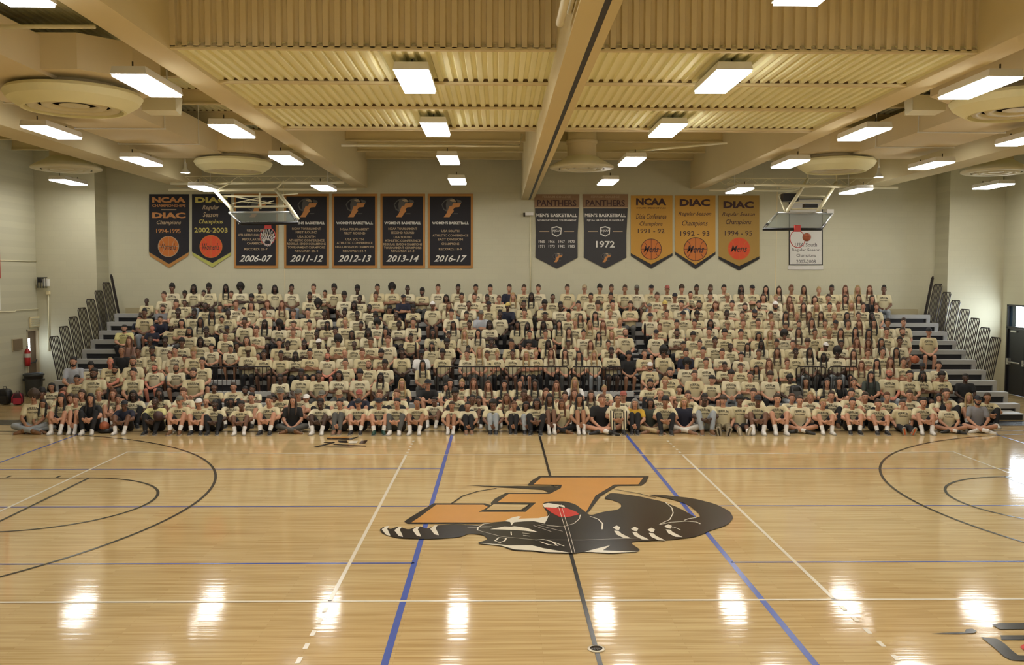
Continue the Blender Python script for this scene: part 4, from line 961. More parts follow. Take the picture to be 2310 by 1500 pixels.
POSES = {
 # hd head centre, nb neck base, ch chest, wa waist, pe pelvis; sh/el/wr arms; hp/kn/an legs; fd/fu foot direction & up
 'B': dict(hd=(0,-.05,.745), nb=(0,-.02,.56), ch=(0,-.02,.40), wa=(0,.0,.23), pe=(0,0,.09), sh=(.175,-.01,.53), el=(.235,-.12,.28), wr=(.10,-.33,.19), hdir=(-.5,-.7,-.1), kn=(.13,-.43,.10), an=(.12,-.27,-.30), fd=(.1,-1,0), fu=(0,0,1)),
 'E': dict(hd=(0,-.14,.735), nb=(0,-.10,.55), ch=(0,-.07,.39), wa=(0,-.01,.22), pe=(0,0,.09), sh=(.175,-.09,.52), el=(.21,-.28,.27), wr=(.06,-.45,.21), hdir=(-1,-.3,-.2), kn=(.17,-.43,.11), an=(.13,-.27,-.30), fd=(.15,-1,0), fu=(0,0,1)),
 'A': dict(hd=(0,-.05,.745), nb=(0,-.02,.56), ch=(0,-.02,.40), wa=(0,.0,.23), pe=(0,0,.09), sh=(.175,-.01,.53), el=(.225,-.13,.31), wr=(.02,-.20,.36), hdir=(-1,0,.15), kn=(.12,-.43,.10), an=(.12,-.27,-.30), fd=(.1,-1,0), fu=(0,0,1)),
 'L': dict(hd=(0,-.15,.735), nb=(0,-.10,.55), ch=(0,-.07,.40), wa=(0,-.01,.23), pe=(0,0,.10), sh=(.175,-.09,.52), el=(.24,-.30,.36), wr=(.07,-.50,.36), hdir=(-1,-.2,-.2), kn=(.15,-.40,.38), an=(.12,-.56,-.08), fd=(.1,-1,0), fu=(0,0,1)),
 'U': dict(hd=(0,-.17,.715), nb=(0,-.12,.535), ch=(0,-.08,.39), wa=(0,-.01,.23), pe=(0,0,.10), sh=(.175,-.11,.505), el=(.265,-.35,.36), wr=(.06,-.555,.32), hdir=(-1,.15,-.35), kn=(.165,-.42,.44), an=(.11,-.60,.085), fd=(.12,-1,0), fu=(0,0,1)),
 'T': dict(hd=(0,-.13,.72), nb=(0,-.09,.54), ch=(0,-.06,.39), wa=(0,-.01,.23), pe=(0,0,.10), sh=(.165,-.08,.51), el=(.225,-.30,.34), wr=(.07,-.50,.22), hdir=(-1,-.3,-.3), kn=(.075,-.36,.47), an=(.065,-.56,.085), fd=(.03,-1,0), fu=(0,0,1)),
 'C': dict(hd=(0,-.07,.745), nb=(0,-.05,.56), ch=(0,-.04,.40), wa=(0,0,.23), pe=(0,0,.10), sh=(.175,-.05,.53), el=(.235,-.18,.29), wr=(.09,-.36,.16), hdir=(-.7,-.7,-.4), kn=(.36,-.30,.15), an=(-.12,-.50,.07), fd=(-.85,-.4,-.1), fu=(.1,-.75,.6)),
 'S': dict(hd=(0,.0,.74), nb=(0,.0,.555), ch=(0,.0,.40), wa=(0,0,.23), pe=(0,0,.10), sh=(.175,.0,.525), el=(.25,-.02,.27), wr=(.18,-.20,.13), hdir=(-.6,-.8,-.1), kn=(.12,-.44,.15), an=(.10,-.78,.07), fd=(.25,-.35,1), fu=(0,1,.2)),
}
def build_pose(k, low=False):
    P = POSES[k]; g = lambda n, s=1: V((s*P[n][0], P[n][1], P[n][2])); hd, nb, ch, wa, pe = [V(P[n]) for n in ('hd', 'nb', 'ch', 'wa', 'pe')]
    body = MB(); shirt = MB(); sho = MB(); pan = MB(); sock = MB()
    up = (nb-ch).normalized()
    def tor(mb, e, lo=0):
        base = pe+(pe-wa)*.35
        loft(mb, [(base, .14+e, .095+e), (pe, .165+e, .115+e), (pe.lerp(wa, .5), .16+e, .115+e), (wa, .148+e*1.4, .108+e*1.6), (wa.lerp(ch, .5), .155+e*1.2, .110+e*1.4), (ch, .168+e, .115+e), (ch.lerp(nb, .5), .165+e, .105+e), (ch.lerp(nb, .82), .13+e, .085+e), (nb, .075+e, .068+e)])
    tor(body, 0)
    caps(body, nb-up*.02, .062, hd+V((0, .02, -.07)), .052); add_head(body, hd)
    cross = k == 'C'
    for s in (-1, 1):
        sh, el, wr = g('sh', s), g('el', s), g('wr', s); hp = V((s*.09, -.02, pe.z-.005)); kn = g('kn', s); an = g('an', s)
        if k == 'A' and s < 0: wr = wr+V((0, -.035, -.045))
        if k in 'UTLE' and s < 0: wr = wr+V((0, -.03, -.012))
        if cross and s < 0: an = an+V((0, -.10, 0))
        caps(body, V((s*.07, nb.y+.01, nb.z-.02)), .055, sh-V((s*.01, 0, .005)), .062); caps(body, sh, .056, sh.lerp(el, .5), .048); caps(body, sh.lerp(el, .5), .048, el, .040)
        caps(body, el, .041, el.lerp(wr, .35), .041); caps(body, el.lerp(wr, .35), .041, wr, .027)
        hdv = V((P['hdir'][0]*s, P['hdir'][1], P['hdir'][2])); sv = V((0, -.2, 1)) if abs(hdv.x) > .8*hdv.length else V((-s, .3, .2))
        if not low: add_hand(body, wr+hdv.normalized()*.01, hdv, sv, 66)
        else: caps(body, wr, .028, wr+hdv.normalized()*.09, .03)
        caps(body, hp, .095, hp.lerp(kn, .55), .078); caps(body, hp.lerp(kn, .55), .078, kn, .060); caps(body, kn, .058, kn.lerp(an, .3), .060); caps(body, kn.lerp(an, .3), .058, an, .038)
        fd = V((P['fd'][0]*s, P['fd'][1], P['fd'][2])).normalized(); fu = V((P['fu'][0]*s, P['fu'][1], P['fu'][2])); fu = (fu-fd*fu.dot(fd)).normalized()
        caps(body, an-fd*.02-fu*.03, .030, an+fd*.09-fu*.045, .028); caps(body, an+fd*.09-fu*.045, .028, an+fd*.135-fu*.054, .020)
        # clothes
        caps(shirt, V((s*.07, nb.y+.01, nb.z-.025)), .066, sh-V((s*.008, 0, .005)), .074); caps(shirt, sh, .070, sh.lerp(el, .62), .066, 12, 2)
        caps(sho, hp, .108, hp.lerp(kn, .78), .088, 12, 2); caps(pan, hp, .106, hp.lerp(kn, .6), .085); caps(pan, hp.lerp(kn, .6), .085, kn, .071); caps(pan, kn, .070, kn.lerp(an, .35), .068); caps(pan, kn.lerp(an, .35), .066, an+(kn-an)*.06, .052, 12, 2)
        sock.mat(M_sock); caps(sock, an+(kn-an).normalized()*.13, .054, an, .045, 12, 1); caps(sock, an, .040, an+fd*.04-fu*.03, .034, 10, 2)
    tor(shirt, .018); loft(shirt, [(ch.lerp(nb, .82), .12, .09), (nb, .092, .085), (nb+up*.022, .074, .070)])
    for q in (sho, pan): loft(q, [(pe+(pe-wa)*.42, .15, .11), (pe, .185, .135), (pe.lerp(wa, .35), .18, .13)])
    R = {}
    vx = .012 if low else .0055
    b = finish(body, 'person_body', vx, 700 if low else 6500, 1 if low else 2); R['body'] = join_mesh('person', b, face_bits(hd), [SKIN['a'], M_eye, M_iris, M_brow, M_lip])
    s = finish(shirt, 'shirt', .012, 450 if low else 1500)
    co, fs, _ = mesh_np(s); bv = BVHTree.FromPolygons([tuple(c) for c in co], fs)
    pr = MB().mat(M_print); cz = ch.lerp(nb, .33)
    for body_, hh, ww, dz in (('FERRUM', .060, .25, .028), ('PANTHERS', .036, .22, -.032)):
        c2, f2 = text_mesh(body_, hh, ww, M_print, 0, .03); vs = []
        for p in c2:
            lift = .028*(1-(p[0]/(ww/2))**2) if dz > 0 else 0
            q = cz+up*(p[1]+dz+lift); h = bv.ray_cast(V((p[0], q.y-1.0, q.z)), V((0, 1, 0)))
            vs.append(h[0]+V((0, -.005, 0)) if h[0] is not None else V((p[0], q.y-.12, q.z)))
        pr.add(vs, f2)
    R['shirt'] = join_mesh('shirt', s, pr, [SH0[0], M_print])
    R['shorts'] = finish(sho, 'shorts', .012, 300 if low else 900); R['trousers'] = finish(pan, 'trousers', .012, 350 if low else 1200)
    for q in ('shorts', 'trousers'): R[q].materials.append(PTM['b'])
    if not low: R['socks'] = finish(sock, 'socks', .009, 500); R['socks'].materials.append(M_sock)
    R['hd'] = hd; R['feet'] = []
    for s in (-1, 1):
        an = g('an', s)+(V((0, -.10, 0)) if cross and s < 0 else V((0, 0, 0)))
        fd = V((P['fd'][0]*s, P['fd'][1], P['fd'][2])).normalized(); fu = V((P['fu'][0]*s, P['fu'][1], P['fu'][2])); fu = (fu-fd*fu.dot(fd)).normalized()
        rx = (-fd).cross(fu); m_ = Matrix((rx, -fd, fu)).transposed().to_4x4(); m_.translation = an; R['feet'].append(m_)
    return R
# hair, caps, beard
def hair_shell(mb, off, side_z=.0, front_z=.068, back_z=-.06, bumps=0., seed=0, up=0.):
    vs0 = bmesh.new(); bmesh.ops.create_icosphere(vs0, subdivisions=3, radius=1)
    for v in vs0.verts:
        n = v.co.normalized(); c = V((0, .018, .030)); p = V((n.x*(.078+off), n.y*(.097+off), n.z*(.091+off+up*max(0, n.z)))); q = c+p
        if bumps: q = q+n*bumps*noise.noise(n*7+V((seed, 0, 0)))
        f = (q.y+.03)/.12; f = max(0, min(1, f)); lim = front_z*(1-f)+back_z*f if abs(n.x) < .55 else (front_z*(1-f)*.8+side_z*f if q.y < .07 else back_z)
        e_ = max(0, min(1, (q.z-lim)/.04)); q = c+V((n.x*.078, n.y*.097, n.z*.091))+(q-c-V((n.x*.078, n.y*.097, n.z*.091)))*(.12+.88*e_ if off < .02 else .5+.5*e_)
        if q.z < lim: q = c+p*.72
        v.co = q
    o = len(mb.v); mb.v += [tuple(v.co) for v in vs0.verts]; vs0.verts.ensure_lookup_table()
    mb.f += [tuple(v.index+o for v in f.verts) for f in vs0.faces]; mb.mi += [mb.cur]*len(vs0.faces); mb.smooth += [True]*len(vs0.faces); vs0.free()
def hair_mesh(st):
    mb = MB()
    if st == 's': hair_shell(mb, .010, .012, .070, -.045, .020, 1, .014)
    if st == 'z': hair_shell(mb, .004, .005, .072, -.05)
    if st == 'c': hair_shell(mb, .024, .0, .052, -.06, .022, 3, .02)
    if st == 'f': hair_shell(mb, .060, -.02, .050, -.09, .02, 4, .02)
    if st == 'x': hair_shell(mb, .0025, .02, .085, -.03)
    if st in 'hlud':
        hair_shell(mb, .012, -.03, .066, -.08, .006, 5, .004)
    if st == 'u': ell(mb, (0, .075, .115), (.038, .036, .034)); 
    if st == 'h':
        for s in (-1, 1): caps(mb, (s*.076, .015, .03), .024, (s*.092, .0, -.10), .030); caps(mb, (s*.05, .06, .02), .04, (s*.06, .055, -.11), .035)
    if st == 'l':
        for s in (-1, 1):
            caps(mb, (s*.074, .01, .04), .022, (s*.092, -.012, -.10), .030); caps(mb, (s*.092, -.012, -.10), .030, (s*.096, -.105, -.24), .026); caps(mb, (s*.096, -.105, -.24), .026, (s*.085, -.135, -.33), .014)
            caps(mb, (s*.05, .06, .02), .045, (s*.07, .08, -.22), .04)
    if st == 'd':
        for i in range(15):
            a = math.radians(-70+320*i/14); x, y = math.cos(a)*.082, .018+math.sin(a)*.095
            caps(mb, (x*.8, y*.8+.004, .07), .014, (x*1.12, y*1.1, -.05), .013, 7, 2); caps(mb, (x*1.12, y*1.1, -.05), .013, (x*1.15, y*1.12, -.15-.02*(i % 3)), .009, 7, 2)
    if st in 'hldu':
        return finish(mb, 'hair', .008, 1100, 1)
    me = mb.mesh('hair'); me.polygons.foreach_set('use_smooth', [True]*len(me.polygons)); me.materials.clear(); return me
HM = {}
for st in 'szcfxhlud': HM[st] = hair_mesh(st); HM[st].materials.append(HAIR['k'])
def cap_mesh():
    mb = MB(); n = 24; vs = []; k = 6
    for i in range(k+1):
        q = math.pi/2*i/k
        for j in range(n):
            a = 2*math.pi*j/n; r = max(math.cos(q), .01); vs.append((.088*r*math.cos(a), .018+.106*r*math.sin(a), .042+.092*math.sin(q)))
    fs = [(i*n+j, i*n+(j+1) % n, (i+1)*n+(j+1) % n, (i+1)*n+j) for i in range(k) for j in range(n)]+[tuple(range(n-1, -1, -1))]
    mb.add(vs, fs, True)
    crown = mb.mesh('cap'); crown.materials.clear(); crown.materials.append(CAPM['k']); mb = MB()
    top = []; bot = []
    for j in range(13):
        a = math.pi*j/12; x = .075*math.cos(a); y = -.075-.085*math.sin(a)
        top += [(x, -.06, .052)]; bot += [(x, y, .048-.35*abs(y+.075)*.3)]
    vs = [(p[0], p[1], p[2]+.004) for p in top+bot]+[(p[0], p[1], p[2]-.004) for p in top+bot]; m_ = 13
    fs = []
    for j in range(12): fs += [(j, j+1, m_+j+1, m_+j), (26+j, 26+m_+j, 26+m_+j+1, 26+j+1), (m_+j, m_+j+1, 26+m_+j+1, 26+m_+j)]
    mb.add(vs, fs, True)
    me = mb.mesh('brim'); me.materials.clear(); me.materials.append(CAPM['k']); return crown, me
CAPMESH, BRIM = cap_mesh()
mb = MB(); ell(mb, (0, -.045, -.078), (.052, .045, .040), 16, 8)
for s in (-1, 1): caps(mb, (s*.068, -.0, -.005), .012, (s*.050, -.035, -.07), .022)
ell(mb, (0, -.087, -.040), (.026, .009, .006))
BEARD = finish(mb, 'beard', .006, 500, 1); BEARD.materials.append(HAIR['k'])
def shoe_mesh():
    mb = MB(); mb.mat(M_sole)
    prof = [(.034, .078), (.050, .05), (.053, -.03), (.048, -.08), (.051, -.14), (.040, -.185), (.014, -.207)]
    vs = []; 
    for w_, y in prof: vs += [(-w_*.95, y, -.085), (w_*.95, y, -.085), (w_, y, -.062), (-w_, y, -.062)]
    fs = [(0, 1, 2, 3)]; 
    for i in range(len(prof)-1):
        for j in range(4): fs.append((i*4+j, i*4+(j+1) % 4, (i+1)*4+(j+1) % 4, (i+1)*4+j))
    e = (len(prof)-1)*4; fs.append((e+3, e+2, e+1, e)); mb.add(vs, fs, False)
    up = MB(); solem = mb.mesh('sole'); solem.update(); caps(up, (0, .03, -.042), .046, (0, -.05, -.040), .050); caps(up, (0, -.05, -.040), .050, (0, -.155, -.054), .040); caps(up, (0, .01, -.03), .046, (0, .005, .005), .050)
    u = finish(up, 'shoe', .007, 500, 1); u.materials.append(SHOEM['w']); return u, solem
SHOE, SOLE = shoe_mesh()
PM = {}
def pose_mesh(k):
    if k not in PM: PM[k] = build_pose(k)
    return PM[k]
# crowd as read off the photograph: crop origin, then "x y code" (crop scale 7.5); code = skin, hair style, hair colour, then shirt / + beard
RAW = {
(20,620): "1950 910 ask+V 2030 1110 alrP 1910 1290 mxnK",
(300,620): "225 450 dxk 655 225 bck 525 345 asn 870 330 bck 1025 150 dhk 1285 130 dck 1565 210 dlk 1820 190 dfk 2145 200 dsk 195 640 bsk 500 575 asnG+ 460 760 asnN 110 750 asnN+ 325 910 pxrN 725 490 asn 870 480 bzk 1190 320 bsk 1225 540 dxk 1470 560 asn 1660 330 asn 1745 490 asr 2000 400 bck 2000 520 ahn 1870 610 ask 765 640 dsk 1040 650 dsk 1330 660 blk 1610 660 dxk 1500 760 msk 1880 780 bsk 815 820 ahk 640 880 dkn 1140 790 blk 955 930 mhk+ 1585 920 bkk 1240 960 dsk 2090 950 asn 290 1110 dxk 550 1120 dsk 830 1150 bck 1135 1130 dhk 1560 1040 asn 1920 1100 ahn 90 1270 bsk 325 1290 bsk 710 1280 ask 1325 1230 ask 1650 1250 msk 1945 1290 dkn 620 1370 asr 1020 1320 acy",
(580,620): "300 240 dhk 580 200 bsk 955 190 asn 1300 190 bck 1695 250 dck 2035 170 msk 555 320 asn 890 370 bsk+ 1145 320 msk 1475 350 bck 1735 410 dsk 2010 350 msn 170 490 ahr 420 500 alr 1030 500 bfk+ 1640 520 dhk 115 640 asn 610 660 asn 855 630 ask 1140 670 dsk 1480 640 dsk 1900 570 dsk 2000 700 dck 1690 690 dsk 1490 780 asy 130 830 dlk 375 850 dfk 620 850 asn 880 840 ask 1190 850 bdk 1755 860 bsk 2030 830 afk 605 980 asr 1325 950 bsk 1010 1010 dsk 1600 1010 bdk 1880 980 dhk 2170 970 mlk 1370 1120 mfk 1040 1160 dkw 370 1160 ask 515 1190 dsk 800 1180 dsk 1640 1190 dxk 1920 1140 msn 1780 1330 asr 115 1350 bsk 400 1360 bsk 650 1370 ddk 890 1330 msk 1190 1380 pxr+ 1480 1330 axy 2100 1340 mck+",
(860,620): "185 200 mfk 445 240 dzk 690 290 bck+ 960 210 asn 1300 230 bsk 1600 190 msk 1845 230 ask 2165 220 asnN 375 400 mkkN 1100 400 bhk 1360 380 msk 1575 380 asn 1790 400 bsk 1995 420 asr 540 570 dck 870 520 bkw 1145 530 mlr 1480 510 bzk 1820 520 bkk 2140 540 dkyN 145 590 bck 250 690 dxk 300 850 dsk 1185 660 ask 1440 690 msk 1690 670 mkgL 2010 670 dsk 540 790 asn 1220 850 blk 1490 840 bsk 1835 840 dhk 500 1060 bsk 870 990 bdk 1140 1030 bsk 1410 1000 aly 1640 990 alk 70 980 mhk 115 1110 asr 1860 1150 dsk 855 1210 mdk 1110 1160 dck 1470 1260 duk 350 1320 dsk 680 1340 dkkW 1035 1340 bck 1450 1350 asn 1660 1300 aly 1790 1360 msn 1960 1350 auy",
(1140,620): "130 370 aly 315 230 asn 555 230 asn 1050 210 asn 1340 210 akn 1600 210 mck 1795 220 msn 2020 240 msn 440 370 dlk 315 500 bsk 800 390 bzk 1445 380 msk 1780 370 msk 665 500 bck 930 530 dsk 1235 520 ask 1565 520 acn 1815 500 ask 2115 520 asn 325 640 asn 670 700 bsk 1065 700 axy 1270 720 aln 1520 690 alk 1775 660 auy 205 850 blk 375 870 dlk 645 850 dlk 910 840 alk 1180 820 auy 1430 840 aly 1655 840 alr 1945 800 auy 1075 950 aln 410 1010 aukK 680 1000 aun 1325 1000 auk 1580 1030 alk 1800 1010 aly 2035 980 axn+ 100 1170 msk 400 1180 bck 725 1170 dlk 1065 1170 bzk 1440 1180 alr 1745 1180 aun 125 1340 bsk 355 1360 aly 520 1340 auy 775 1320 alr 1010 1330 aln 1250 1360 alk 1500 1350 aly 1795 1310 dsk 2090 1370 mckK",
(1420,620): "125 240 bkg 370 200 akk 640 230 mkr 885 220 acn 1135 240 bsk 1365 240 bsn 1600 240 ask 1885 240 bdk 2080 220 akk 465 350 asn 765 370 mkk 1035 340 asn 1370 350 asn 1660 380 akn 1900 350 msn 600 500 mky 875 500 ask 1175 510 msk+ 1455 520 ahr 1735 510 ask 1955 550 asn+ 340 550 akg 350 710 akk 630 670 asn 910 680 akk 1145 690 bck 1395 660 ask 1650 670 dsk 1910 690 asn 2120 660 akk+ 515 890 asr 800 840 ask 1100 830 ask 1375 830 bhk 1655 840 akn 1925 830 asr 450 1000 akk 805 990 bsk+ 1080 1040 mck 1350 970 ask 1615 1000 ack 1885 1000 ask 915 1200 msk 1190 1180 asn 1450 1130 bsk 1710 1220 dzk 2000 1220 mlk 580 1270 bfk 960 1330 asnN 255 1340 asn 630 1390 asn 1250 1310 ask 1570 1330 asn 1890 1380 ask",
(1700,620): "210 250 alk 430 260 aln 635 220 msr 850 230 mln 1110 270 auy 1325 230 bsk 1550 230 alr 1765 240 aly 1965 240 alr 170 390 ahn 380 400 auy 610 420 alr 815 410 auy 1040 420 ahn 1260 400 asn 1550 410 aln 1785 400 aln 2010 410 alnK 90 510 ask+ 370 520 mkw+ 640 530 alr 850 540 aln 1065 540 aly 1290 540 ask 1440 530 aur 1660 510 aly 1860 540 aun 2085 550 aur 290 690 msk 540 690 mlk 735 700 auy 950 690 alr 1140 690 mln 1370 710 auy 1585 700 mlk 1780 700 aun 2005 700 dlk 80 820 asn 310 830 asy 540 880 msn 770 840 aun 985 800 aln 1215 830 aun 1395 840 mkk 1600 830 aun 1790 830 alr 2035 820 alk 85 1040 mhk 285 1010 aly 520 1020 bfk 765 970 mln 1040 990 mun 1280 980 msy 1480 980 aln 1730 950 alk 1960 990 mlk 140 1180 dlk 390 1170 msk 665 1180 asn 915 1160 acn 1225 1210 dkw 1490 1180 bsk 1750 1130 alr 1940 1160 mlr 2160 1150 mlk 90 1340 msn 400 1310 mln 710 1320 dsk 955 1310 blk 1190 1390 dlk 1425 1320 dfk 1690 1340 aln 1940 1330 aur",
(1980,620): "110 250 bsk 175 820 msn 435 800 asn 155 970 asn 415 960 asn+ 370 1120 bsk 325 1310 mlk 865 970 akk 90 1310 aun",
(20,800): "1085 110 askL+ 1380 200 mck 1715 90 pxy 2095 90 asn+ 1140 420 msk 1435 320 bsk+ 1800 260 msk+ 2100 280 ask 725 550 mhk 560 620 bck 910 660 plr 1520 630 auy 1230 680 ahn 1765 670 alr 1050 740 ahn 2110 690 dhk 1850 760 asn",
(300,800): "330 60 msk 615 70 asr 870 80 asn 1175 90 ask 365 230 pxr+ 725 230 mxk+ 1020 290 asn+ 450 660 bdk 850 660 asr 1370 560 bsk 1700 550 asn 1900 620 bsk+ 2020 590 bsk 1650 820 bdk 2000 730 ask 1230 830 axy",
(580,800): "1490 150 asn 1885 170 axr+ 2160 170 bck 390 410 dsk 750 330 dsk 1045 360 bsk 1385 350 bhk 1740 340 mck 2090 380 dlk 400 640 akg 700 670 akg 1100 690 akg 1385 690 akn 1730 680 akrN 2070 690 asr 280 760 bsk 830 750 akw",
(860,800): "700 170 mlk 350 490 aly 790 500 akkK 1165 490 alk 1095 560 alk 1365 500 auy+ 1565 480 alr 1810 520 alr 2085 510 alk 1250 670 bck 1540 760 bsk 1650 780 bsk 265 680 asr 900 790 bsk 2120 740 mlr",
(1140,800): "245 500 alk 500 500 blk 865 520 alr 1175 470 alyW 690 640 alr 1170 640 alr 1010 710 aun 1450 690 aln 1680 590 auy 1995 700 akr 315 680 bsn 400 770 blr",
(1420,800): "350 200 akw+ 685 290 ask+ 975 160 mfk 1300 140 asn 1615 200 bsk 1880 220 asn 350 500 msk+ 600 450 asy 1100 350 asn 1395 430 ack 1720 350 ack 2040 370 asn 2150 250 mlk 850 600 asn 520 670 axy 990 700 asn 2090 650 asn",
(1700,800): "270 150 alr 575 150 aur 1830 180 alr 2090 150 alk 890 290 mlk 285 370 acn 610 410 dck 1245 480 alk 1450 440 alkK 1705 480 aun 1990 360 alkC 650 740 asr 960 710 auy 1315 700 asn 1650 660 ask 1890 720 asn",
(1980,800): "215 110 alr 445 130 aun 760 210 dkk 1030 190 ask 200 320 pxy+ 540 350 ask 770 360 bdk 1095 370 bck 1490 400 dskK 155 720 asr 540 690 asn 1040 740 alk 1160 670 asn 1550 730 aly 1860 730 msn",
}
# people of the front floor row, left to right, in picture pixels: x y code pose(U T C S) bottoms shoes
FRONT = """75 891 mfn C j n;96 912 mlk C j s;137 901 alk U b w;170 903 aun T b w;204 900 alkK U p w;279 914 bkkN U b w;349 908 dxkV U p k;405 905 akg U b n;448 910 akw U b k;485 913 dsk U p k;545 915 bsk U b w;
607 905 asn U b k;660 905 alnK C g n;722 911 dsk U b w;766 911 ask T g s;808 911 akk U b k;855 909 akk U b g;896 910 ask U g w;941 909 msk U b w;1019 916 msn T b w;1055 917 msk T p s;1112 913 bck T j k;1160 916 mur T p k;1187 916 bhk T j k;1211 910 bhk U p k;
1240 901 blk T b w;1267 911 mlr C p n;1307 901 mlk T b w;1358 902 asrK C b k;1394 902 mxk U z k;1432 910 ahgY T p k;1467 909 bhkC C k s;1501 907 mck U p k;1544 908 ahyN C w s;1589 901 dsk U j n;1631 904 acn S c k;1669 904 bck S b w;
1709 903 bkk U b w;1753 901 asn U b w;1805 905 asn C b k;1857 911 asy U b w;1923 909 ask U b k;1980 912 asn U b k;2036 912 asn S p o;2083 908 ask U b w;2140 915 asy C b k;2207 904 akkG+ C b w"""
def scr(p):
    d = V(p)-V(CAM); q = d.dot(FW); return 1155+FPX*d.dot(RT)/q, 750-FPX*d.dot(UP)/q
FAY, FBY, R0Y = D(22.85), D(23.85), D(24.88)
def seat(r):
    if r == -2: return FAY, 0.
    if r == -1: return FBY, 0.
    if r == 0: return R0Y, .17
    return row_y(r)+.10, seat_z(r)
DEFP = {-2: 'U', -1: 'U', 0: 'L'}
def implied(px, py, r, pk):
    Y, z = seat(r); hy, hz = POSES[pk]['hd'][1], POSES[pk]['hd'][2]; c = bpy_(px, py, Y+hy); return (c.z-z)/hz, c.x, Y, z
CUT = [(468, 612), (985, 1402), (1796, 1937)]
people = []
for (ox, oy), txt in RAW.items():
    tk = txt.split()
    for i in range(0, len(tk), 3):
        px, py, code = ox+float(tk[i])/7.5, oy+float(tk[i+1])/7.5, tk[i+2]
        if any(abs(px-q['px']) < 8 and abs(py-q['py']) < 8 for q in people): continue
        cut = any(a < px < b for a, b in CUT); best = []
        for r in range(-1, 11):
            if cut and r in (1, 2): continue
            pk = DEFP.get(r, 'B'); s, X, Y, z = implied(px, py, r, pk); best.append((abs(math.log(max(s, .05))), r, s))
        best.sort(); people.append(dict(px=px, py=py, code=code, cand=best, row=best[0][1]))
# thin out places where one row got two people on one seat
people.sort(key=lambda q: q['px'])
for _ in range(3):
    for q in people:
        for o in people:
            if o is q or o['row'] != q['row']: continue
            dx = abs(o['px']-q['px'])*.0142
            if dx < .36:
                w_ = q if q['cand'][1][0]-q['cand'][0][0] < o['cand'][1][0]-o['cand'][0][0] else o
                alt = w_['cand'][1]
                if alt[0] < .2 and not any(p is not w_ and p['row'] == alt[1] and abs(p['px']-w_['px'])*.0142 < .36 for p in people): w_['row'] = alt[1]; w_['cand'] = [alt, w_['cand'][0]]+w_['cand'][2:]
for q in people:
    r = q['row']; code = q['code']; h = random.random()
    q['pose'] = DEFP[r] if r in DEFP else ('B' if h < .4 else ('E' if h < .75 else 'A'))
    q['bot'] = random.choice('bbbppgj' if r > 0 else 'bbpp'); q['shoe'] = random.choice('wwkkn')
for ln in FRONT.replace('\n', '').split(';'):
    a = ln.split(); people.append(dict(px=float(a[0]), py=float(a[1]), code=a[2], row=-2, pose=a[3], bot=a[4], shoe=a[5]))
for q in people:
    s, X, Y, z = implied(q['px'], q['py'], q['row'], q['pose'])
    s = max(.84, min(1.15, s)); c = q['code']; fem = c[1] in 'lu' 
    wd = (.93 if fem else 1.03)*(.55+.45*s)*random.uniform(.97, 1.03)
    if q['row'] > 1: wd *= .92
    if q['px'] == 1358: wd *= 1.12
    if c.endswith('V') and q['row'] > 0: wd *= 1.2
    if '+' in c and q['row'] in (0, 1, 2) and q['px'] < 480: wd *= 1.12
    q['sc'] = (wd, wd*.98, s); hx = -POSES[q['pose']]['hd'][0]
    q['rz'] = math.radians(random.uniform(-8, 8) if q['row'] > -2 else random.uniform(-6, 6))-math.atan2(X-CAM[0], 38)*.7
    hy = POSES[q['pose']]['hd'][1]*q['sc'][1]; q['loc'] = (X+math.sin(q['rz'])*hy, Y+random.uniform(-.03, .03), z)
ROWN = {-2: 'front floor row', -1: 'second floor row', 0: 'bottom step row'}
BEN = ['first', 'second', 'third', 'fourth', 'fifth', 'sixth', 'seventh', 'eighth', 'ninth', 'tenth']
for i in range(1, 11): ROWN[i] = BEN[i-1]+' bench row'
TENS = ['', '', 'twenty', 'thirty', 'forty', 'fifty', 'sixty']; TENSO = ['', '', 'twentieth', 'thirtieth', 'fortieth', 'fiftieth', 'sixtieth']
def ordw(n): return ORDW[n-1] if n < 20 else (TENSO[n//10] if n % 10 == 0 else TENS[n//10]+'-'+ORDW[n % 10-1])
HN = {'k': 'black', 'n': 'brown', 'r': 'auburn', 'y': 'blonde', 'g': 'grey'}; CN = {'w': 'white', 'k': 'dark', 'g': 'olive', 'n': 'tan', 'r': 'reddish', 'y': 'yellow'}
def hairw(c):
    st, co = c[1], c[2]
    if st == 'k': return CN[co]+' cap'
    n = HN[co]
    return {'s': f'short {n} hair', 'z': 'close-cropped hair', 'x': 'close-shaved head', 'c': f'curly {n} hair', 'f': f'big curly {n} hair', 'l': f'long {n} hair', 'h': f'shoulder-length {n} hair', 'u': f'tied-back {n} hair', 'd': f'{n} braids'}[st]
SHN = {'K': 'black shirt', 'N': 'navy top', 'G': 'grey shirt', 'W': 'white shirt', 'Y': 'mustard shirt', 'C': 'dark green shirt', 'L': 'light grey shirt', 'P': 'dusty pink shirt', 'V': 'pale yellow shirt'}
def shirt_of(c):
    for x in c[3:]:
        if x in SHN: return x
    return None
order = sorted(people, key=lambda q: (q['row'], q['px'])); cnt = {}
for q in order: cnt[q['row']] = cnt.get(q['row'], 0)+1; q['n'] = cnt[q['row']]
print('PEOPLE', len(people), cnt)
def setmat(o, i, M): o.material_slots[i].link = 'OBJECT'; o.material_slots[i].material = M
def attire(q):
    c = q['code']; st = c[1]; s = shirt_of(c)
    sh = SHY if s == 'V' else (SHM[s] if s else SH0[int(q['px']*7+q['py']) % 3]); return st, sh, (PTM[q['bot']])
N_IND = 300
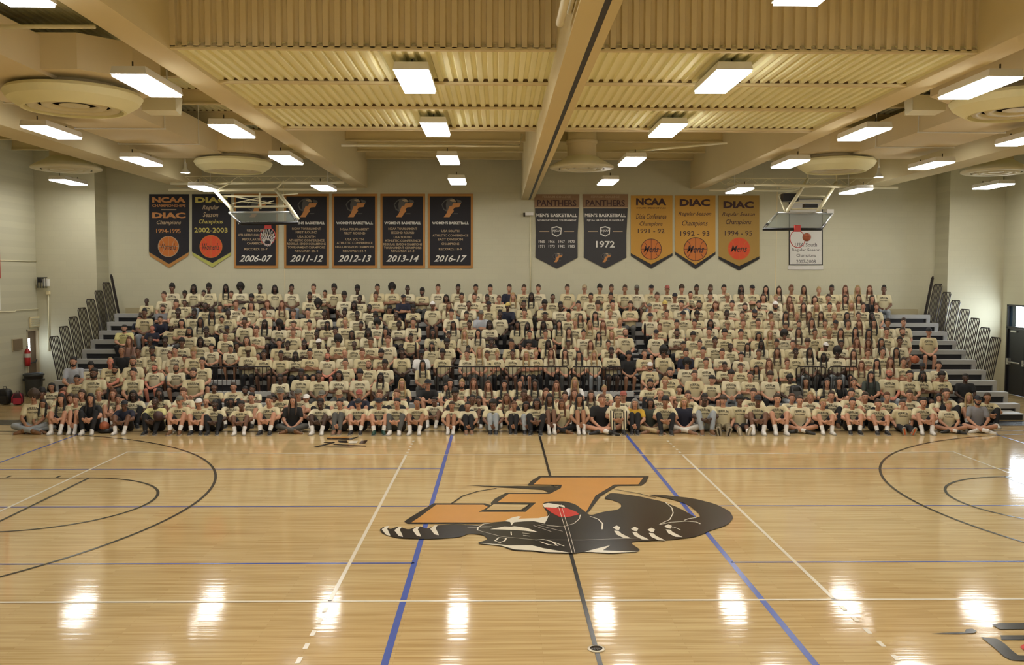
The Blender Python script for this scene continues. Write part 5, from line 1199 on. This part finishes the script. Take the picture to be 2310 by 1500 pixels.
for q in order[:N_IND]:
    P = pose_mesh(q['pose']); c = q['code']; st, sh, pt = attire(q)
    o = bpy.data.objects.new('person', P['body']); COL.objects.link(o); o.location = q['loc']; o.rotation_euler.z = q['rz']; o.scale = q['sc']
    setmat(o, 0, SKIN[c[0]])
    s = shirt_of(c); what = SHN[s] if s else 'cream T-shirt'
    tag(o, f"person with {hairw(c)} in {what}, {ordw(q['n'])} from left in {ROWN[q['row']]}", 'person', 'people sitting together for the group photo')
    def kid(name, me, M=None, at=None, mtx=None):
        k = bpy.data.objects.new(name, me); COL.objects.link(k); k.parent = o
        if at is not None: k.location = at
        if mtx is not None: k.matrix_local = mtx
        if M: setmat(k, 0, M)
        return k
    hd = P['hd']
    if st == 'k': cp = kid('cap', CAPMESH, CAPM[c[2]], hd); br = kid('brim', BRIM, CAPM[c[2]]); br.parent = cp; kid('hair', HM['z'], HAIR['k' if c[0] in 'bd' else 'n'], hd)
    else: kid('hair', HM[st], HAIR[c[2]], hd)
    if '+' in c: kid('beard', BEARD, HAIR['k' if c[2] in 'k' else ('g' if c[2] == 'g' else 'n')], hd)
    ks = kid('shirt', P['shirt'], sh)
    if s and s != 'V': setmat(ks, 1, sh)
    b = q['bot']; lo = b == 'b'
    kid('shorts' if lo else 'trousers', P['shorts' if lo else 'trousers'], pt)
    if q['row'] <= 0:
        if lo and q['shoe'] not in 's': kid('socks', P['socks'])
        for m_ in P['feet']: sh_ = kid('shoe', SHOE, SHOEM[q['shoe']], None, m_); so_ = kid('sole', SOLE); so_.parent = sh_
# the rest of the crowd, higher up, as one object
PML = {}; vs = []; fs = []; mi = []; ms = []; off = 0
def slot(M):
    if M not in ms: ms.append(M)
    return ms.index(M)
cache = {}
def arr(me):
    if me.name not in cache: cache[me.name] = mesh_np(me)
    return cache[me.name]
for q in order[N_IND:]:
    k = q['pose']
    if k not in PML: PML[k] = build_pose(k, True)
    P = PML[k]; c = q['code']; st, sh, pt = attire(q); hd = np.array(P['hd']); lo = q['bot'] == 'b'
    parts = [(P['body'], [SKIN[c[0]], M_eye, M_iris, M_brow, M_lip], None), (P['shirt'], [sh, M_print if sh in SH0 or sh is SHY else sh], None), (P['shorts' if lo else 'trousers'], [pt], None)]
    if st == 'k': parts += [(CAPMESH, [CAPM[c[2]]], hd), (BRIM, [CAPM[c[2]]], hd), (HM['z'], [HAIR['k' if c[0] in 'bd' else 'n']], hd)]
    else: parts.append((HM[st], [HAIR[c[2]]], hd))
    if '+' in c: parts.append((BEARD, [HAIR['k']], hd))
    cz, sz = math.cos(q['rz']), math.sin(q['rz']); Rm = np.array([[cz, -sz, 0], [sz, cz, 0], [0, 0, 1]])
    for me, mm, at in parts:
        co, f_, m_ = arr(me); co = co if at is None else co+at
        co = (co*np.array(q['sc'])) @ Rm.T+np.array(q['loc']); idx = [slot(x) for x in mm]
        vs.append(co); fs += [tuple(i+off for i in f) for f in f_]; mi += [idx[x] for x in m_]; off += len(co)
me = bpy.data.meshes.new('crowd'); me.from_pydata(np.concatenate(vs).tolist(), [], fs)
for M in ms: me.materials.append(M)
me.polygons.foreach_set('material_index', mi); me.polygons.foreach_set('use_smooth', [True]*len(fs)); me.update()
cr = link('crowd', me); tag(cr, 'rest of the crowd in cream T-shirts filling the upper bench rows', 'crowd', kind='stuff')
for k in list(PML):
    for n in ('body', 'shirt', 'shorts', 'trousers'): bpy.data.meshes.remove(PML[k][n])
